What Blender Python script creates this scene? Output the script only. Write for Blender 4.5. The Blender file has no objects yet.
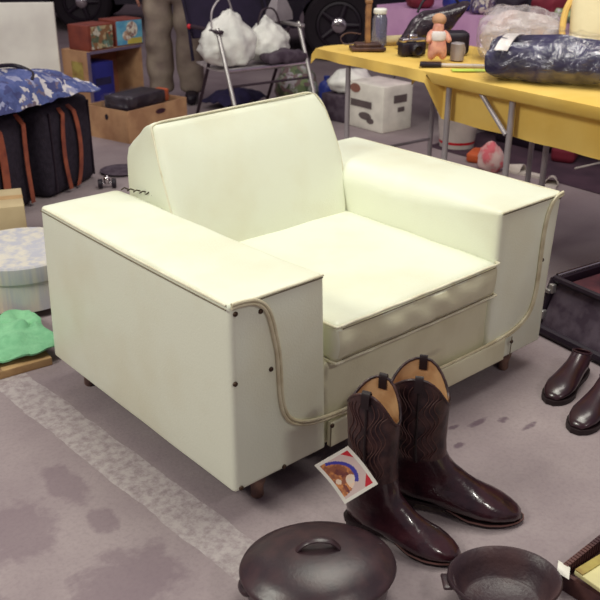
import bpy, math, random
from mathutils import Vector, Matrix, noise
PI = math.pi
random.seed(7)
S = bpy.context.scene
C = S.collection

# ------------------------------------------------------------------ camera
cam_d = bpy.data.cameras.new('camera')
cam_d.sensor_width = 36.0
cam_d.lens = 872.28 / 600 * 36.0
cam_d.clip_end = 200
cam = bpy.data.objects.new('camera', cam_d)
C.objects.link(cam)
yaw, pitch, roll = 0.7189, 0.4277, 0.0034
d = Vector((math.cos(pitch) * math.sin(yaw), math.cos(pitch) * math.cos(yaw), -math.sin(pitch)))
r = Vector((math.cos(yaw), -math.sin(yaw), 0))
u = r.cross(d)
r2 = r * math.cos(roll) + u * math.sin(roll)
u2 = r2.cross(d)
cm = Matrix((r2, u2, -d)).transposed().to_4x4()
cm.translation = Vector((-1.0063, -1.3823, 1.3711))
cam.matrix_world = cm
cam_d.dof.use_dof = True
cam_d.dof.focus_distance = 2.3
cam_d.dof.aperture_fstop = 7.0
S.camera = cam

# ------------------------------------------------------------------ world, lamps, exposure
S.view_settings.view_transform = 'Standard'
S.view_settings.look = 'None'
S.view_settings.exposure = 0.0
S.view_settings.gamma = 1.0
S.view_settings.use_curve_mapping = False
w = bpy.data.worlds.new('hall_light')
S.world = w
w.use_nodes = True
w.node_tree.nodes['Background'].inputs[0].default_value = (0.60, 0.50, 0.58, 1)
w.node_tree.nodes['Background'].inputs[1].default_value = 0.33

def area(name, loc, target, sx, sy, power, col):
    l = bpy.data.lights.new(name, 'AREA')
    l.shape = 'RECTANGLE'; l.size = sx; l.size_y = sy
    l.energy = power; l.color = col
    o = bpy.data.objects.new(name, l)
    o.location = loc
    o.rotation_euler = (Vector(target) - Vector(loc)).to_track_quat('-Z', 'Y').to_euler()
    C.objects.link(o)
    return o
area('ceiling_lamp_key', (0.9, 0.15, 3.5), (0.6, 0.2, 0.3), 2.0, 1.2, 56, (0.985, 1.0, 0.875))
area('fill_lamp_left', (-2.9, 0.9, 3.3), (0.3, 0.5, 0.2), 1.4, 1.0, 98, (1.0, 0.99, 0.87))  # added fill, brightens the left side of the armchair
area('ceiling_lamp_front', (0.2, -3.4, 3.3), (0.5, -0.2, 0.2), 0.5, 0.25, 30, (1.0, 0.97, 0.88))
area('ceiling_lamp_back', (1.6, 4.6, 3.8), (2.4, 3.4, 0.2), 2.4, 0.8, 34, (1.0, 0.92, 0.88))
area('ceiling_lamp_table', (2.0, 0.2, 3.4), (2.3, 0.9, 0.6), 1.6, 0.8, 30, (1.0, 0.95, 0.86))

# ------------------------------------------------------------------ materials
def lin(c):
    out = []
    for v in c[:3]:
        v = v / 255.0
        out.append(v / 12.92 if v <= 0.04045 else ((v + 0.055) / 1.055) ** 2.4)
    return tuple(out) + (1.0,)

def mat(name, col, rough=0.6, metal=0.0, spec=0.4, col2=None, scale=8.0, detail=4.0, lo=0.4, hi=0.65,
        bump=0.0, bscale=60.0, trans=0.0, coat=0.0, alpha=1.0, sheen=0.0, stretch=(1, 1, 1)):
    m = bpy.data.materials.new(name)
    m.use_nodes = True
    nt = m.node_tree
    b = nt.nodes['Principled BSDF']
    b.inputs['Base Color'].default_value = lin(col)
    b.inputs['Roughness'].default_value = rough
    b.inputs['Metallic'].default_value = metal
    b.inputs['Specular IOR Level'].default_value = spec
    b.inputs['Transmission Weight'].default_value = trans
    b.inputs['Coat Weight'].default_value = coat
    b.inputs['Alpha'].default_value = alpha
    b.inputs['Sheen Weight'].default_value = sheen
    tc = nt.nodes.new('ShaderNodeTexCoord')
    mp = nt.nodes.new('ShaderNodeMapping'); mp.inputs['Scale'].default_value = stretch
    nt.links.new(tc.outputs['Object'], mp.inputs[0])
    n = nt.nodes.new('ShaderNodeTexNoise')
    n.inputs['Scale'].default_value = scale; n.inputs['Detail'].default_value = detail
    nt.links.new(mp.outputs[0], n.inputs['Vector'])
    rp = nt.nodes.new('ShaderNodeValToRGB')
    rp.color_ramp.elements[0].position = lo; rp.color_ramp.elements[1].position = hi
    rp.color_ramp.elements[0].color = lin(col)
    rp.color_ramp.elements[1].color = lin(col2 if col2 else tuple(max(0, v * 0.9) for v in col))
    nt.links.new(n.outputs[0], rp.inputs[0])
    nt.links.new(rp.outputs[0], b.inputs['Base Color'])
    if bump:
        n2 = nt.nodes.new('ShaderNodeTexNoise'); n2.inputs['Scale'].default_value = bscale; n2.inputs['Detail'].default_value = 3
        nt.links.new(mp.outputs[0], n2.inputs['Vector'])
        bp = nt.nodes.new('ShaderNodeBump'); bp.inputs['Strength'].default_value = bump; bp.inputs['Distance'].default_value = 0.01
        nt.links.new(n2.outputs[0], bp.inputs['Height'])
        nt.links.new(bp.outputs[0], b.inputs['Normal'])
    return m

def blotch(name, cols, scale=12.0, rough=0.6, spec=0.4, voronoi=True, bump=0.0, coat=0.0):
    """a patterned print: hard-edged patches of several colours"""
    m = bpy.data.materials.new(name); m.use_nodes = True
    nt = m.node_tree; b = nt.nodes['Principled BSDF']
    b.inputs['Roughness'].default_value = rough
    b.inputs['Specular IOR Level'].default_value = spec
    b.inputs['Coat Weight'].default_value = coat
    tc = nt.nodes.new('ShaderNodeTexCoord')
    n0 = nt.nodes.new('ShaderNodeTexNoise'); n0.inputs['Scale'].default_value = scale * 0.8
    nt.links.new(tc.outputs['Object'], n0.inputs['Vector'])
    mx = nt.nodes.new('ShaderNodeMixRGB'); mx.inputs[0].default_value = 0.12
    nt.links.new(tc.outputs['Object'], mx.inputs[1]); nt.links.new(n0.outputs['Color'], mx.inputs[2])
    if voronoi:
        v = nt.nodes.new('ShaderNodeTexVoronoi'); v.inputs['Scale'].default_value = scale
        nt.links.new(mx.outputs[0], v.inputs['Vector'])
        sp = nt.nodes.new('ShaderNodeSeparateColor'); nt.links.new(v.outputs['Color'], sp.inputs[0]); fac = sp.outputs[0]
    else:
        v = nt.nodes.new('ShaderNodeTexNoise'); v.inputs['Scale'].default_value = scale; v.inputs['Detail'].default_value = 3
        nt.links.new(tc.outputs['Object'], v.inputs['Vector']); fac = v.outputs[0]
    rp = nt.nodes.new('ShaderNodeValToRGB'); rp.color_ramp.interpolation = 'CONSTANT' if voronoi else 'EASE'
    e = rp.color_ramp.elements
    k = len(cols)
    a0, a1 = (0.0, 1.0) if voronoi else (0.32, 0.72)
    e[0].position = a0; e[0].color = lin(cols[0])
    e[1].position = a0 + (a1 - a0) * (k - 1) / k; e[1].color = lin(cols[-1])
    for i in range(1, k - 1):
        x = e.new(a0 + (a1 - a0) * i / k); x.color = lin(cols[i])
    nt.links.new(fac, rp.inputs[0]); nt.links.new(rp.outputs[0], b.inputs['Base Color'])
    if bump:
        bp = nt.nodes.new('ShaderNodeBump'); bp.inputs['Strength'].default_value = bump; bp.inputs['Distance'].default_value = 0.02
        nt.links.new(n0.outputs[0], bp.inputs['Height']); nt.links.new(bp.outputs[0], b.inputs['Normal'])
    return m

def film(name, tint=(235, 232, 240), amount=0.35, rough=0.25, metal=0.0):
    """crinkled clear plastic film: part see-through, part milky and shiny"""
    m = bpy.data.materials.new(name); m.use_nodes = True
    nt = m.node_tree; b = nt.nodes['Principled BSDF']
    b.inputs['Base Color'].default_value = lin(tint); b.inputs['Roughness'].default_value = rough
    b.inputs['Specular IOR Level'].default_value = 0.8; b.inputs['Metallic'].default_value = metal
    tr = nt.nodes.new('ShaderNodeBsdfTransparent')
    mix = nt.nodes.new('ShaderNodeMixShader'); out = nt.nodes['Material Output']
    tc = nt.nodes.new('ShaderNodeTexCoord')
    n = nt.nodes.new('ShaderNodeTexNoise'); n.inputs['Scale'].default_value = 14; n.inputs['Detail'].default_value = 5; n.inputs['Distortion'].default_value = 1.2
    nt.links.new(tc.outputs['Object'], n.inputs['Vector'])
    rp = nt.nodes.new('ShaderNodeMapRange')
    rp.inputs['From Min'].default_value = 0.35; rp.inputs['From Max'].default_value = 0.7
    rp.inputs['To Min'].default_value = amount * 0.4; rp.inputs['To Max'].default_value = min(1, amount * 1.8)
    nt.links.new(n.outputs[0], rp.inputs['Value'])
    nt.links.new(rp.outputs[0], mix.inputs[0]); nt.links.new(tr.outputs[0], mix.inputs[1]); nt.links.new(b.outputs[0], mix.inputs[2])
    nt.links.new(mix.outputs[0], out.inputs['Surface'])
    bp = nt.nodes.new('ShaderNodeBump'); bp.inputs['Strength'].default_value = 0.8; bp.inputs['Distance'].default_value = 0.02
    nt.links.new(n.outputs[0], bp.inputs['Height']); nt.links.new(bp.outputs[0], b.inputs['Normal'])
    return m

M = {}
M['vinyl'] = mat('cream_vinyl', (230, 233, 213), 0.42, spec=0.45, col2=(220, 217, 189), scale=4.0, detail=6, lo=0.45, hi=0.85, bump=0.10, bscale=180)
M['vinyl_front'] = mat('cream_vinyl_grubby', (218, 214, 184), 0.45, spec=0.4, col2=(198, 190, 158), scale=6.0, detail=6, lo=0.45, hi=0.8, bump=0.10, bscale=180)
def add_smudges(m, spots, col):
    nt = m.node_tree; b = nt.nodes['Principled BSDF']; lk = b.inputs['Base Color'].links[0]; src = lk.from_socket
    tc = nt.nodes.new('ShaderNodeTexCoord')
    nn = nt.nodes.new('ShaderNodeTexNoise'); nn.inputs['Scale'].default_value = 22; nn.inputs['Detail'].default_value = 5
    nt.links.new(tc.outputs['Object'], nn.inputs['Vector'])
    for (x, y, z, rx, rz, st) in spots:
        mp = nt.nodes.new('ShaderNodeMapping'); mp.vector_type = 'POINT'
        mp.inputs['Scale'].default_value = (1 / rx, 1 / 0.3, 1 / rz); mp.inputs['Location'].default_value = (-x / rx, -y / 0.3, -z / rz)
        nt.links.new(tc.outputs['Object'], mp.inputs[0])
        ln = nt.nodes.new('ShaderNodeVectorMath'); ln.operation = 'LENGTH'; nt.links.new(mp.outputs[0], ln.inputs[0])
        ad = nt.nodes.new('ShaderNodeMath'); ad.operation = 'ADD'; nt.links.new(ln.outputs['Value'], ad.inputs[0]); nt.links.new(nn.outputs[0], ad.inputs[1])
        mr = nt.nodes.new('ShaderNodeMapRange'); mr.inputs['From Min'].default_value = 0.7; mr.inputs['From Max'].default_value = 1.5
        mr.inputs['To Min'].default_value = st; mr.inputs['To Max'].default_value = 0; nt.links.new(ad.outputs[0], mr.inputs['Value'])
        mx = nt.nodes.new('ShaderNodeMixRGB'); nt.links.new(mr.outputs[0], mx.inputs[0]); nt.links.new(src, mx.inputs[1]); mx.inputs[2].default_value = lin(col)
        src = mx.outputs[0]
    nt.links.new(src, b.inputs['Base Color'])
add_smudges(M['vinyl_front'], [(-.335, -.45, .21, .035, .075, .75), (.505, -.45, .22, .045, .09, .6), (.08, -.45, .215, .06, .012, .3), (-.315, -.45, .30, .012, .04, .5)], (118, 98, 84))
M['seam'] = mat('seam_groove', (120, 108, 88), 0.7)
M['piping'] = mat('cream_piping', (226, 222, 198), 0.42, col2=(212, 204, 176), scale=20)
M['welt_hide'] = mat('aged_welt', (214, 206, 176), 0.42, col2=(190, 178, 146), scale=20)
M['nail'] = mat('tarnished_brass', (74, 56, 44), 0.45, metal=0.6)
M['foot'] = mat('scuffed_wood_foot', (126, 96, 84), 0.6, col2=(70, 52, 52), scale=30)
M['thread'] = mat('dark_thread', (70, 60, 45), 0.8)
M['under'] = mat('dark_dust_cloth', (40, 30, 36), 0.9)
M['boot'] = mat('oxblood_leather', (56, 25, 32), 0.28, spec=0.6, col2=(34, 15, 24), scale=22, lo=0.35, hi=0.65, bump=0.22, bscale=45, coat=0.5)
M['shaft'] = mat('brown_shaft_leather', (72, 46, 44), 0.42, spec=0.5, col2=(36, 18, 26), scale=26, lo=0.38, hi=0.62, bump=0.35, bscale=34)
M['boot_lining'] = mat('tan_boot_lining', (204, 164, 120), 0.65, col2=(168, 120, 78), scale=18)
M['sole'] = mat('dark_sole', (34, 20, 24), 0.5)
M['welt'] = mat('worn_welt', (108, 74, 70), 0.5)
M['stitch'] = mat('boot_stitch', (92, 62, 58), 0.55)
M['iron'] = mat('cast_iron', (50, 36, 42), 0.36, metal=0.0, spec=0.6, col2=(64, 44, 48), scale=30, bump=0.04, bscale=130)
M['iron_in'] = mat('cast_iron_seasoned', (58, 42, 48), 0.42, spec=0.5, col2=(86, 62, 62), scale=9, lo=0.45, hi=0.75, bump=0.12, bscale=120)
M['white'] = mat('white_card', (238, 234, 222), 0.5)
M['art_tan'] = mat('print_tan', (206, 136, 84), 0.5, col2=(150, 92, 70), scale=90, lo=0.42, hi=0.55)
M['art_brown'] = mat('print_brown', (112, 62, 62), 0.5, col2=(150, 90, 66), scale=90)
M['art_blue'] = mat('print_blue', (72, 70, 168), 0.5)
M['art_pale'] = mat('print_pale', (226, 214, 196), 0.5, col2=(240, 200, 170), scale=70)
M['art_red'] = mat('print_red', (206, 44, 58), 0.5)
M['art_pink'] = mat('print_pinkgrey', (220, 196, 190), 0.5)
M['yellow'] = mat('yellow_tablecloth', (232, 196, 104), 0.75, col2=(226, 186, 90), scale=5, bump=0.25, bscale=18)
M['purple'] = mat('lilac_tablecloth', (198, 152, 192), 0.8, col2=(180, 132, 176), scale=5, bump=0.2, bscale=14)
M['alu'] = mat('brushed_aluminium', (190, 186, 184), 0.35, metal=0.75)
M['steel_grey'] = mat('grey_steel_tube', (172, 164, 168), 0.4, metal=0.3)
M['darktube'] = mat('dark_tube', (66, 52, 62), 0.5, metal=0.3)
M['wood'] = mat('table_board', (130, 100, 76), 0.6)
M['plastic_white'] = mat('white_plastic_bag', (246, 246, 238), 0.4, col2=(226, 226, 220), scale=9, lo=0.4, hi=0.6, bump=0.5, bscale=14)
M['card'] = mat('corrugated_card', (192, 150, 112), 0.8, col2=(168, 126, 94), scale=9)
M['card_dk'] = mat('corrugated_card_inside', (150, 96, 72), 0.8, col2=(120, 76, 62), scale=6)
M['print_wrap'] = blotch('print_wrap', [(70, 60, 110), (150, 140, 150), (96, 76, 96), (190, 180, 170), (60, 44, 70)], 40)
M['tape'] = mat('packing_tape', (120, 104, 130), 0.35)
M['black'] = mat('black_plastic', (34, 26, 38), 0.45)
M['navy'] = mat('navy_cloth', (40, 34, 74), 0.8, col2=(28, 22, 52), scale=8, bump=0.4, bscale=14)
M['blue'] = mat('blue_binder', (44, 46, 130), 0.5)
M['orange'] = mat('orange_thing', (206, 96, 50), 0.5)
M['aloha'] = blotch('flower_print_cloth', [(74, 84, 136), (86, 96, 150), (76, 88, 142), (66, 70, 118), (150, 152, 184), (80, 92, 146), (206, 200, 204), (112, 98, 116), (96, 104, 156)], 26, 0.8, bump=0.6)
M['luggage'] = mat('charcoal_luggage_cloth', (44, 36, 50), 0.8, col2=(32, 24, 38), scale=40, bump=0.3, bscale=120)
M['strap'] = mat('tan_leather_strap', (164, 88, 62), 0.5, col2=(128, 64, 50), scale=14)
M['greyboard'] = mat('white_board', (246, 244, 234), 0.55, col2=(230, 226, 218), scale=4)
M['beige'] = mat('beige_card', (196, 178, 140), 0.75, col2=(180, 160, 124), scale=5)
M['mint'] = mat('mint_green_cloth', (138, 198, 152), 0.8, col2=(114, 176, 132), scale=16, bump=0.8, bscale=30)
M['lilacbit'] = mat('lilac_bit', (140, 110, 160), 0.7)
M['plank'] = mat('pale_wood', (190, 156, 110), 0.6, col2=(164, 128, 88), scale=12, stretch=(1, 12, 1))
M['khaki'] = mat('khaki_trousers', (156, 142, 128), 0.85, col2=(134, 118, 110), scale=7, bump=0.7, bscale=12)
M['skin'] = mat('skin', (176, 118, 100), 0.55)
M['hair'] = mat('dark_hair', (40, 28, 28), 0.7)
M['jacket'] = mat('dark_navy_jacket', (40, 30, 56), 0.85, col2=(30, 22, 44), scale=6, bump=0.5, bscale=10)
M['shoe'] = mat('dark_shoe_leather', (50, 24, 32), 0.28, spec=0.6, col2=(38, 18, 28), scale=16, coat=0.3)
M['doll_skin'] = mat('doll_skin', (226, 164, 138), 0.5, col2=(200, 130, 116), scale=50)
M['doll_hair'] = mat('doll_hair', (196, 150, 116), 0.7)
M['glass'] = mat('smoky_glass', (150, 150, 176), 0.12, spec=0.7, trans=0.6)
M['gold'] = mat('old_gilt_wood', (168, 122, 78), 0.5, col2=(120, 82, 58), scale=24)
M['umber'] = mat('dark_umber_wood', (88, 60, 50), 0.45, col2=(60, 40, 40), scale=20)
M['cream'] = mat('cream_cushion', (222, 208, 168), 0.8, col2=(206, 190, 150), scale=6, bump=0.3, bscale=20)
M['cream_yel'] = mat('yellow_cushion_edge', (224, 184, 104), 0.8)
M['film'] = film('clear_plastic_film', amount=0.10, rough=.22, metal=1.0)
M['film_milky'] = film('milky_plastic_film', (214, 204, 208), amount=0.30)
M['greybag'] = mat('grey_beige_cloth', (176, 164, 160), 0.8, col2=(196, 168, 160), scale=9, bump=.5, bscale=14)
M['navyknit'] = mat('navy_knit', (40, 34, 74), 0.8, col2=(24, 18, 48), scale=9, bump=1.0, bscale=14)
M['whiteknit'] = mat('white_knit', (222, 214, 212), 0.8)
M['lime'] = mat('lime_card', (206, 232, 96), 0.5)
M['pinkcloth'] = mat('pink_print_plush', (226, 196, 190), 0.8, col2=(222, 110, 120), scale=14, lo=0.45, hi=0.58)
M['slipper'] = mat('off_white_canvas', (206, 196, 188), 0.7)
M['red'] = mat('red_plastic', (206, 34, 48), 0.4)
M['seatcloth'] = mat('pale_grey_webbing', (196, 188, 186), 0.5, col2=(150, 140, 146), scale=30, stretch=(1, 8, 1))
M['maroon'] = mat('maroon_cloth', (120, 32, 50), 0.7)
M['green_print'] = blotch('green_print_bag', [(120, 136, 96), (170, 176, 160), (90, 104, 78), (140, 116, 116), (150, 170, 120), (196, 190, 196)], 26, 0.5)
M['bluegloss'] = mat('blue_plastic', (50, 64, 150), 0.4)
M['carpaint'] = mat('dark_car_paint', (26, 18, 38), 0.3, spec=0.5, coat=0.3)
M['tyre'] = mat('tyre_rubber', (34, 26, 34), 0.85)
M['chrome'] = mat('chrome', (226, 222, 224), 0.15, metal=1.0)
M['glassdark'] = mat('dark_car_glass', (20, 16, 28), 0.1, spec=0.8)
M['case'] = mat('black_case', (36, 24, 38), 0.45)
M['case_felt'] = mat('grey_case_panel', (86, 74, 86), 0.7, col2=(64, 50, 64), scale=22, lo=0.4, hi=0.6)
M['case_in'] = mat('maroon_case_lining', (92, 46, 54), 0.7, col2=(60, 30, 42), scale=10)
M['hatbox'] = mat('faded_striped_hatbox', (214, 208, 196), 0.7, col2=(186, 186, 196), scale=12, lo=.4, hi=.6, stretch=(2.4, 2.4, .25))
M['picA'] = blotch('picture_print_a', [(196, 178, 140), (150, 110, 80), (120, 150, 140), (214, 206, 190), (160, 70, 60), (100, 110, 90)], 26, 0.4)
M['picB_sky'] = mat('print_sky_blue', (84, 150, 196), 0.4, col2=(120, 190, 214), scale=14)
M['picB_fig'] = blotch('print_faces', [(224, 214, 200), (196, 160, 140), (236, 230, 216), (150, 120, 120)], 36, 0.4)
M['picB_yel'] = mat('print_yellow', (214, 196, 96), 0.4)
M['boxred'] = mat('russet_box', (136, 66, 52), 0.6, col2=(112, 52, 46), scale=10)
M['ribbed'] = mat('ribbed_brown_wood', (96, 62, 58), 0.6, col2=(66, 40, 44), scale=14)
M['paleyel'] = mat('pale_yellow_cover', (230, 220, 160), 0.5)
M['olive'] = mat('olive_yellow_edge', (176, 160, 84), 0.5, col2=(140, 110, 60), scale=18)
M['label_grey'] = mat('printed_grey', (104, 92, 92), 0.6)
M['label_brown'] = mat('printed_brown', (150, 104, 90), 0.6)
M['sheet'] = mat('shade_brown_sheet', (74, 52, 66), 0.85, col2=(58, 40, 54), scale=6, bump=.3, bscale=12)  # dark tone stands in for table shade on the floor
M['wall'] = mat('dim_hall_wall', (58, 44, 64), 0.9, col2=(48, 36, 54), scale=1.5)

def floor_material():
    m = bpy.data.materials.new('worn_concrete_floor'); m.use_nodes = True
    nt = m.node_tree; b = nt.nodes['Principled BSDF']; L = nt.links.new
    b.inputs['Roughness'].default_value = 0.75; b.inputs['Specular IOR Level'].default_value = 0.25
    tc = nt.nodes.new('ShaderNodeTexCoord')
    def noi(scale, det=5, rough=0.6):
        n = nt.nodes.new('ShaderNodeTexNoise'); n.inputs['Scale'].default_value = scale
        n.inputs['Detail'].default_value = det; n.inputs['Roughness'].default_value = rough
        L(tc.outputs['Object'], n.inputs['Vector']); return n.outputs[0]
    def ramp(src, stops):
        rp = nt.nodes.new('ShaderNodeValToRGB'); e = rp.color_ramp.elements
        e[0].position, e[0].color = stops[0]; e[1].position, e[1].color = stops[-1]
        for p_, c_ in stops[1:-1]:
            x = e.new(p_); x.color = c_
        L(src, rp.inputs[0]); return rp.outputs[0]
    def math_(op, a, b_, clamp=False):
        n = nt.nodes.new('ShaderNodeMath'); n.operation = op; n.use_clamp = clamp
        for i, v in enumerate((a, b_)):
            if v is None: continue
            if isinstance(v, (int, float)): n.inputs[i].default_value = v
            else: L(v, n.inputs[i])
        return n.outputs[0]
    def mix(f, a, b_):
        n = nt.nodes.new('ShaderNodeMixRGB')
        L(f, n.inputs[0])
        for i, v in ((1, a), (2, b_)):
            if isinstance(v, tuple): n.inputs[i].default_value = v
            else: L(v, n.inputs[i])
        return n.outputs[0]
    base = ramp(noi(3.0, 8), [(0.3, lin((140, 126, 130))), (0.7, lin((162, 149, 150)))])
    fine = noi(90, 3)
    base = mix(math_('MULTIPLY', ramp(fine, [(0.45, (0, 0, 0, 1)), (0.75, (1, 1, 1, 1))]), 0.35), base, lin((124, 108, 116)))
    sp = nt.nodes.new('ShaderNodeSeparateXYZ'); L(tc.outputs['Object'], sp.inputs[0])
    X, Y = sp.outputs[0], sp.outputs[1]
    def ell(cx, cy, rx, ry, wob=0.9, soft=0.35, ns=14.0):
        dx = math_('DIVIDE', math_('SUBTRACT', X, cx), rx); dy = math_('DIVIDE', math_('SUBTRACT', Y, cy), ry)
        q = math_('ADD', math_('MULTIPLY', dx, dx), math_('MULTIPLY', dy, dy))
        q = math_('ADD', q, math_('MULTIPLY', math_('SUBTRACT', noi(ns, 4), 0.5), wob * 4))
        n = nt.nodes.new('ShaderNodeMapRange'); L(q, n.inputs[0])
        n.inputs['From Min'].default_value = 1 - soft; n.inputs['From Max'].default_value = 1 + soft
        n.inputs['To Min'].default_value = 1; n.inputs['To Max'].default_value = 0
        return n.outputs[0]
    col = base
    for a in ((-0.43, 0.33, 0.11, 0.12), (-0.30, 0.00, 0.13, 0.10), (-0.24, 0.42, 0.045, 0.10), (-0.24, 0.22, 0.035, 0.05),
              (-0.62, 0.05, 0.10, 0.16), (0.80, -0.75, 0.16, 0.10)):
        col = mix(math_('MULTIPLY', ell(*a), 0.5), col, lin((112, 94, 104)))
    # worn painted bay line running beside the chair
    xl = math_('ADD', math_('MULTIPLY', math_('SUBTRACT', noi(7, 5), 0.5), 0.03), X)
    xl = math_('ADD', xl, math_('MULTIPLY', Y, 0.045))
    on = math_('MULTIPLY', math_('GREATER_THAN', xl, -0.128), math_('LESS_THAN', xl, -0.012))
    on = math_('MULTIPLY', on, math_('GREATER_THAN', Y, -0.16))
    wear = ramp(noi(38, 6, 0.7), [(0.38, (0.05, 0.05, 0.05, 1)), (0.58, (1, 1, 1, 1))])
    col = mix(math_('MULTIPLY', math_('MULTIPLY', on, wear), 0.50), col, lin((204, 197, 194)))
    # small dark marks to the right of the boots
    for a in ((0.80, -0.10, 0.035, 0.010), (0.73, -0.07, 0.018, 0.008), (0.87, -0.14, 0.018, 0.012), (0.67, -0.14, 0.018, 0.010),
              (0.90, -0.21, 0.028, 0.008), (0.62, -0.06, 0.02, 0.010)):
        col = mix(math_('MULTIPLY', ell(*a, 1.1, 0.7, 42), 0.75), col, lin((92, 72, 86)))
    # broad pale patch on the open lane at the right
    col = mix(math_('MULTIPLY', ell(2.3, 0.7, 0.7, 0.25, 0.25, 0.6, 3), 0.35), col, lin((176, 164, 170)))
    L(col, b.inputs['Base Color'])
    bp = nt.nodes.new('ShaderNodeBump'); bp.inputs['Strength'].default_value = 0.25; bp.inputs['Distance'].default_value = 0.004
    L(noi(120, 3), bp.inputs['Height']); L(bp.outputs[0], b.inputs['Normal'])
    return m

# ------------------------------------------------------------------ mesh builder
class MB:
    def __init__(s, T=None):
        s.v = []; s.f = []; s.mi = []; s.T = T or Matrix(); s.m = 0
    def add(s, vs, fs):
        o = len(s.v)
        s.v += [tuple(s.T @ Vector(p)) for p in vs]
        for f in fs:
            s.f.append([i + o for i in f]); s.mi.append(s.m)
        return s
    def rings(s, R, cap0=True, cap1=True, closed=True):
        n = len(R[0]); vs = [p for q in R for p in q]; fs = []
        for i in range(len(R) - 1):
            for j in range(n if closed else n - 1):
                k = (j + 1) % n
                fs.append((i * n + j, i * n + k, (i + 1) * n + k, (i + 1) * n + j))
        if cap0: fs.append(tuple(range(n - 1, -1, -1)))
        if cap1: fs.append(tuple((len(R) - 1) * n + j for j in range(n)))
        return s.add(vs, fs)
    def box(s, c, size, rz=0):
        R = Matrix.Rotation(rz, 3, 'Z'); x, y, z = [k / 2 for k in size]; c = Vector(c)
        vs = [c + R @ Vector((a * x, b * y, e * z)) for a, b, e in
              ((-1, -1, -1), (1, -1, -1), (1, 1, -1), (-1, 1, -1), (-1, -1, 1), (1, -1, 1), (1, 1, 1), (-1, 1, 1))]
        return s.add(vs, [(3, 2, 1, 0), (4, 5, 6, 7), (0, 1, 5, 4), (1, 2, 6, 5), (2, 3, 7, 6), (3, 0, 4, 7)])
    def rbox(s, c, size, rad=0.01, n=6, bulge=(0, 0, 0), fn=None, rz=0):
        """rounded, optionally puffed box; fn(p, unit) can move every point"""
        h = [k / 2 for k in size]; rad = min(rad, min(h) * 0.98); R = Matrix.Rotation(rz, 3, 'Z')
        ts = []
        m = max(2, n)
        for i in range(m + 1):
            ts.append(-1 + 2 * i / m)
        def coords(hk):
            e = rad / hk
            base = [-1, -1 + e * .3, -1 + e]
            inner = [(-1 + e) + (2 - 2 * e) * i / m for i in range(1, m)]
            return base + inner + [1 - e, 1 - e * .3, 1]
        cs = [coords(k) for k in h]
        idx = {}; vs = []; fs = []
        def vert(i, j, k):
            key = (i, j, k)
            if key in idx: return idx[key]
            un = Vector((cs[0][i], cs[1][j], cs[2][k])); p = Vector([un[a] * h[a] for a in range(3)])
            q = Vector([max(-h[a] + rad, min(h[a] - rad, p[a])) for a in range(3)])
            dd = p - q
            if dd.length > 1e-9: p = q + dd.normalized() * rad
            for a in range(3):
                if bulge[a]:
                    o1, o2 = (a + 1) % 3, (a + 2) % 3
                    p[a] += bulge[a] * un[a] * (1 - un[o1] ** 2) * (1 - un[o2] ** 2)
            if fn: p = fn(p, un)
            idx[key] = len(vs); vs.append(R @ p + Vector(c)); return idx[key]
        N = [len(k) - 1 for k in cs]
        for a in range(3):
            b_, c_ = (a + 1) % 3, (a + 2) % 3
            for side in (0, N[a]):
                for i in range(N[b_]):
                    for j in range(N[c_]):
                        q = []
                        for (ii, jj) in ((i, j), (i + 1, j), (i + 1, j + 1), (i, j + 1)):
                            t = [0, 0, 0]; t[a] = side; t[b_] = ii; t[c_] = jj
                            q.append(vert(*t))
                        fs.append(tuple(q if side else q[::-1]))
        return s.add(vs, fs)
    def tube(s, pts, rad, n=8, closed=False, cap=True):
        pts = [Vector(p) for p in pts]; N = len(pts); R = []
        rr = rad if isinstance(rad, (list, tuple)) else [rad] * N
        prev = None
        for i, p in enumerate(pts):
            if closed: t = pts[(i + 1) % N] - pts[i - 1]
            else: t = pts[min(i + 1, N - 1)] - pts[max(i - 1, 0)]
            t.normalize()
            if prev is None:
                a = Vector((0, 0, 1)) if abs(t.z) < 0.9 else Vector((1, 0, 0))
                x = t.cross(a).normalized()
            else:
                x = (prev - t * prev.dot(t)).normalized()
            y = t.cross(x); prev = x
            R.append([p + (x * math.cos(2 * PI * k / n) + y * math.sin(2 * PI * k / n)) * rr[i] for k in range(n)])
        if closed: R.append(R[0])
        return s.rings(R, cap and not closed, cap and not closed)
    def cyl(s, a, b, r0, r1=None, n=20):
        return s.tube([a, b], [r0, r0 if r1 is None else r1], n)
    def lathe(s, prof, c=(0, 0, 0), n=32, sx=1, sy=1, rz=0, cap0=True, cap1=True):
        c = Vector(c); Rm = Matrix.Rotation(rz, 3, 'Z')
        R = [[c + Rm @ Vector((q * sx * math.cos(2 * PI * k / n), q * sy * math.sin(2 * PI * k / n), z)) for k in range(n)] for q, z in prof]
        return s.rings(R, cap0, cap1)
    def ball(s, c, rx, ry=None, rz_=None, n=16, m=10, fn=None):
        ry = rx if ry is None else ry; rz_ = rx if rz_ is None else rz_
        c = Vector(c); R = []
        for i in range(m + 1):
            t = -PI / 2 + PI * i / m; t = max(-PI / 2 + .02, min(PI / 2 - .02, t))
            ring = []
            for k in range(n):
                a = 2 * PI * k / n
                p = Vector((rx * math.cos(t) * math.cos(a), ry * math.cos(t) * math.sin(a), rz_ * math.sin(t)))
                if fn: p = fn(p)
                ring.append(c + p)
            R.append(ring)
        return s.rings(R)
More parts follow.
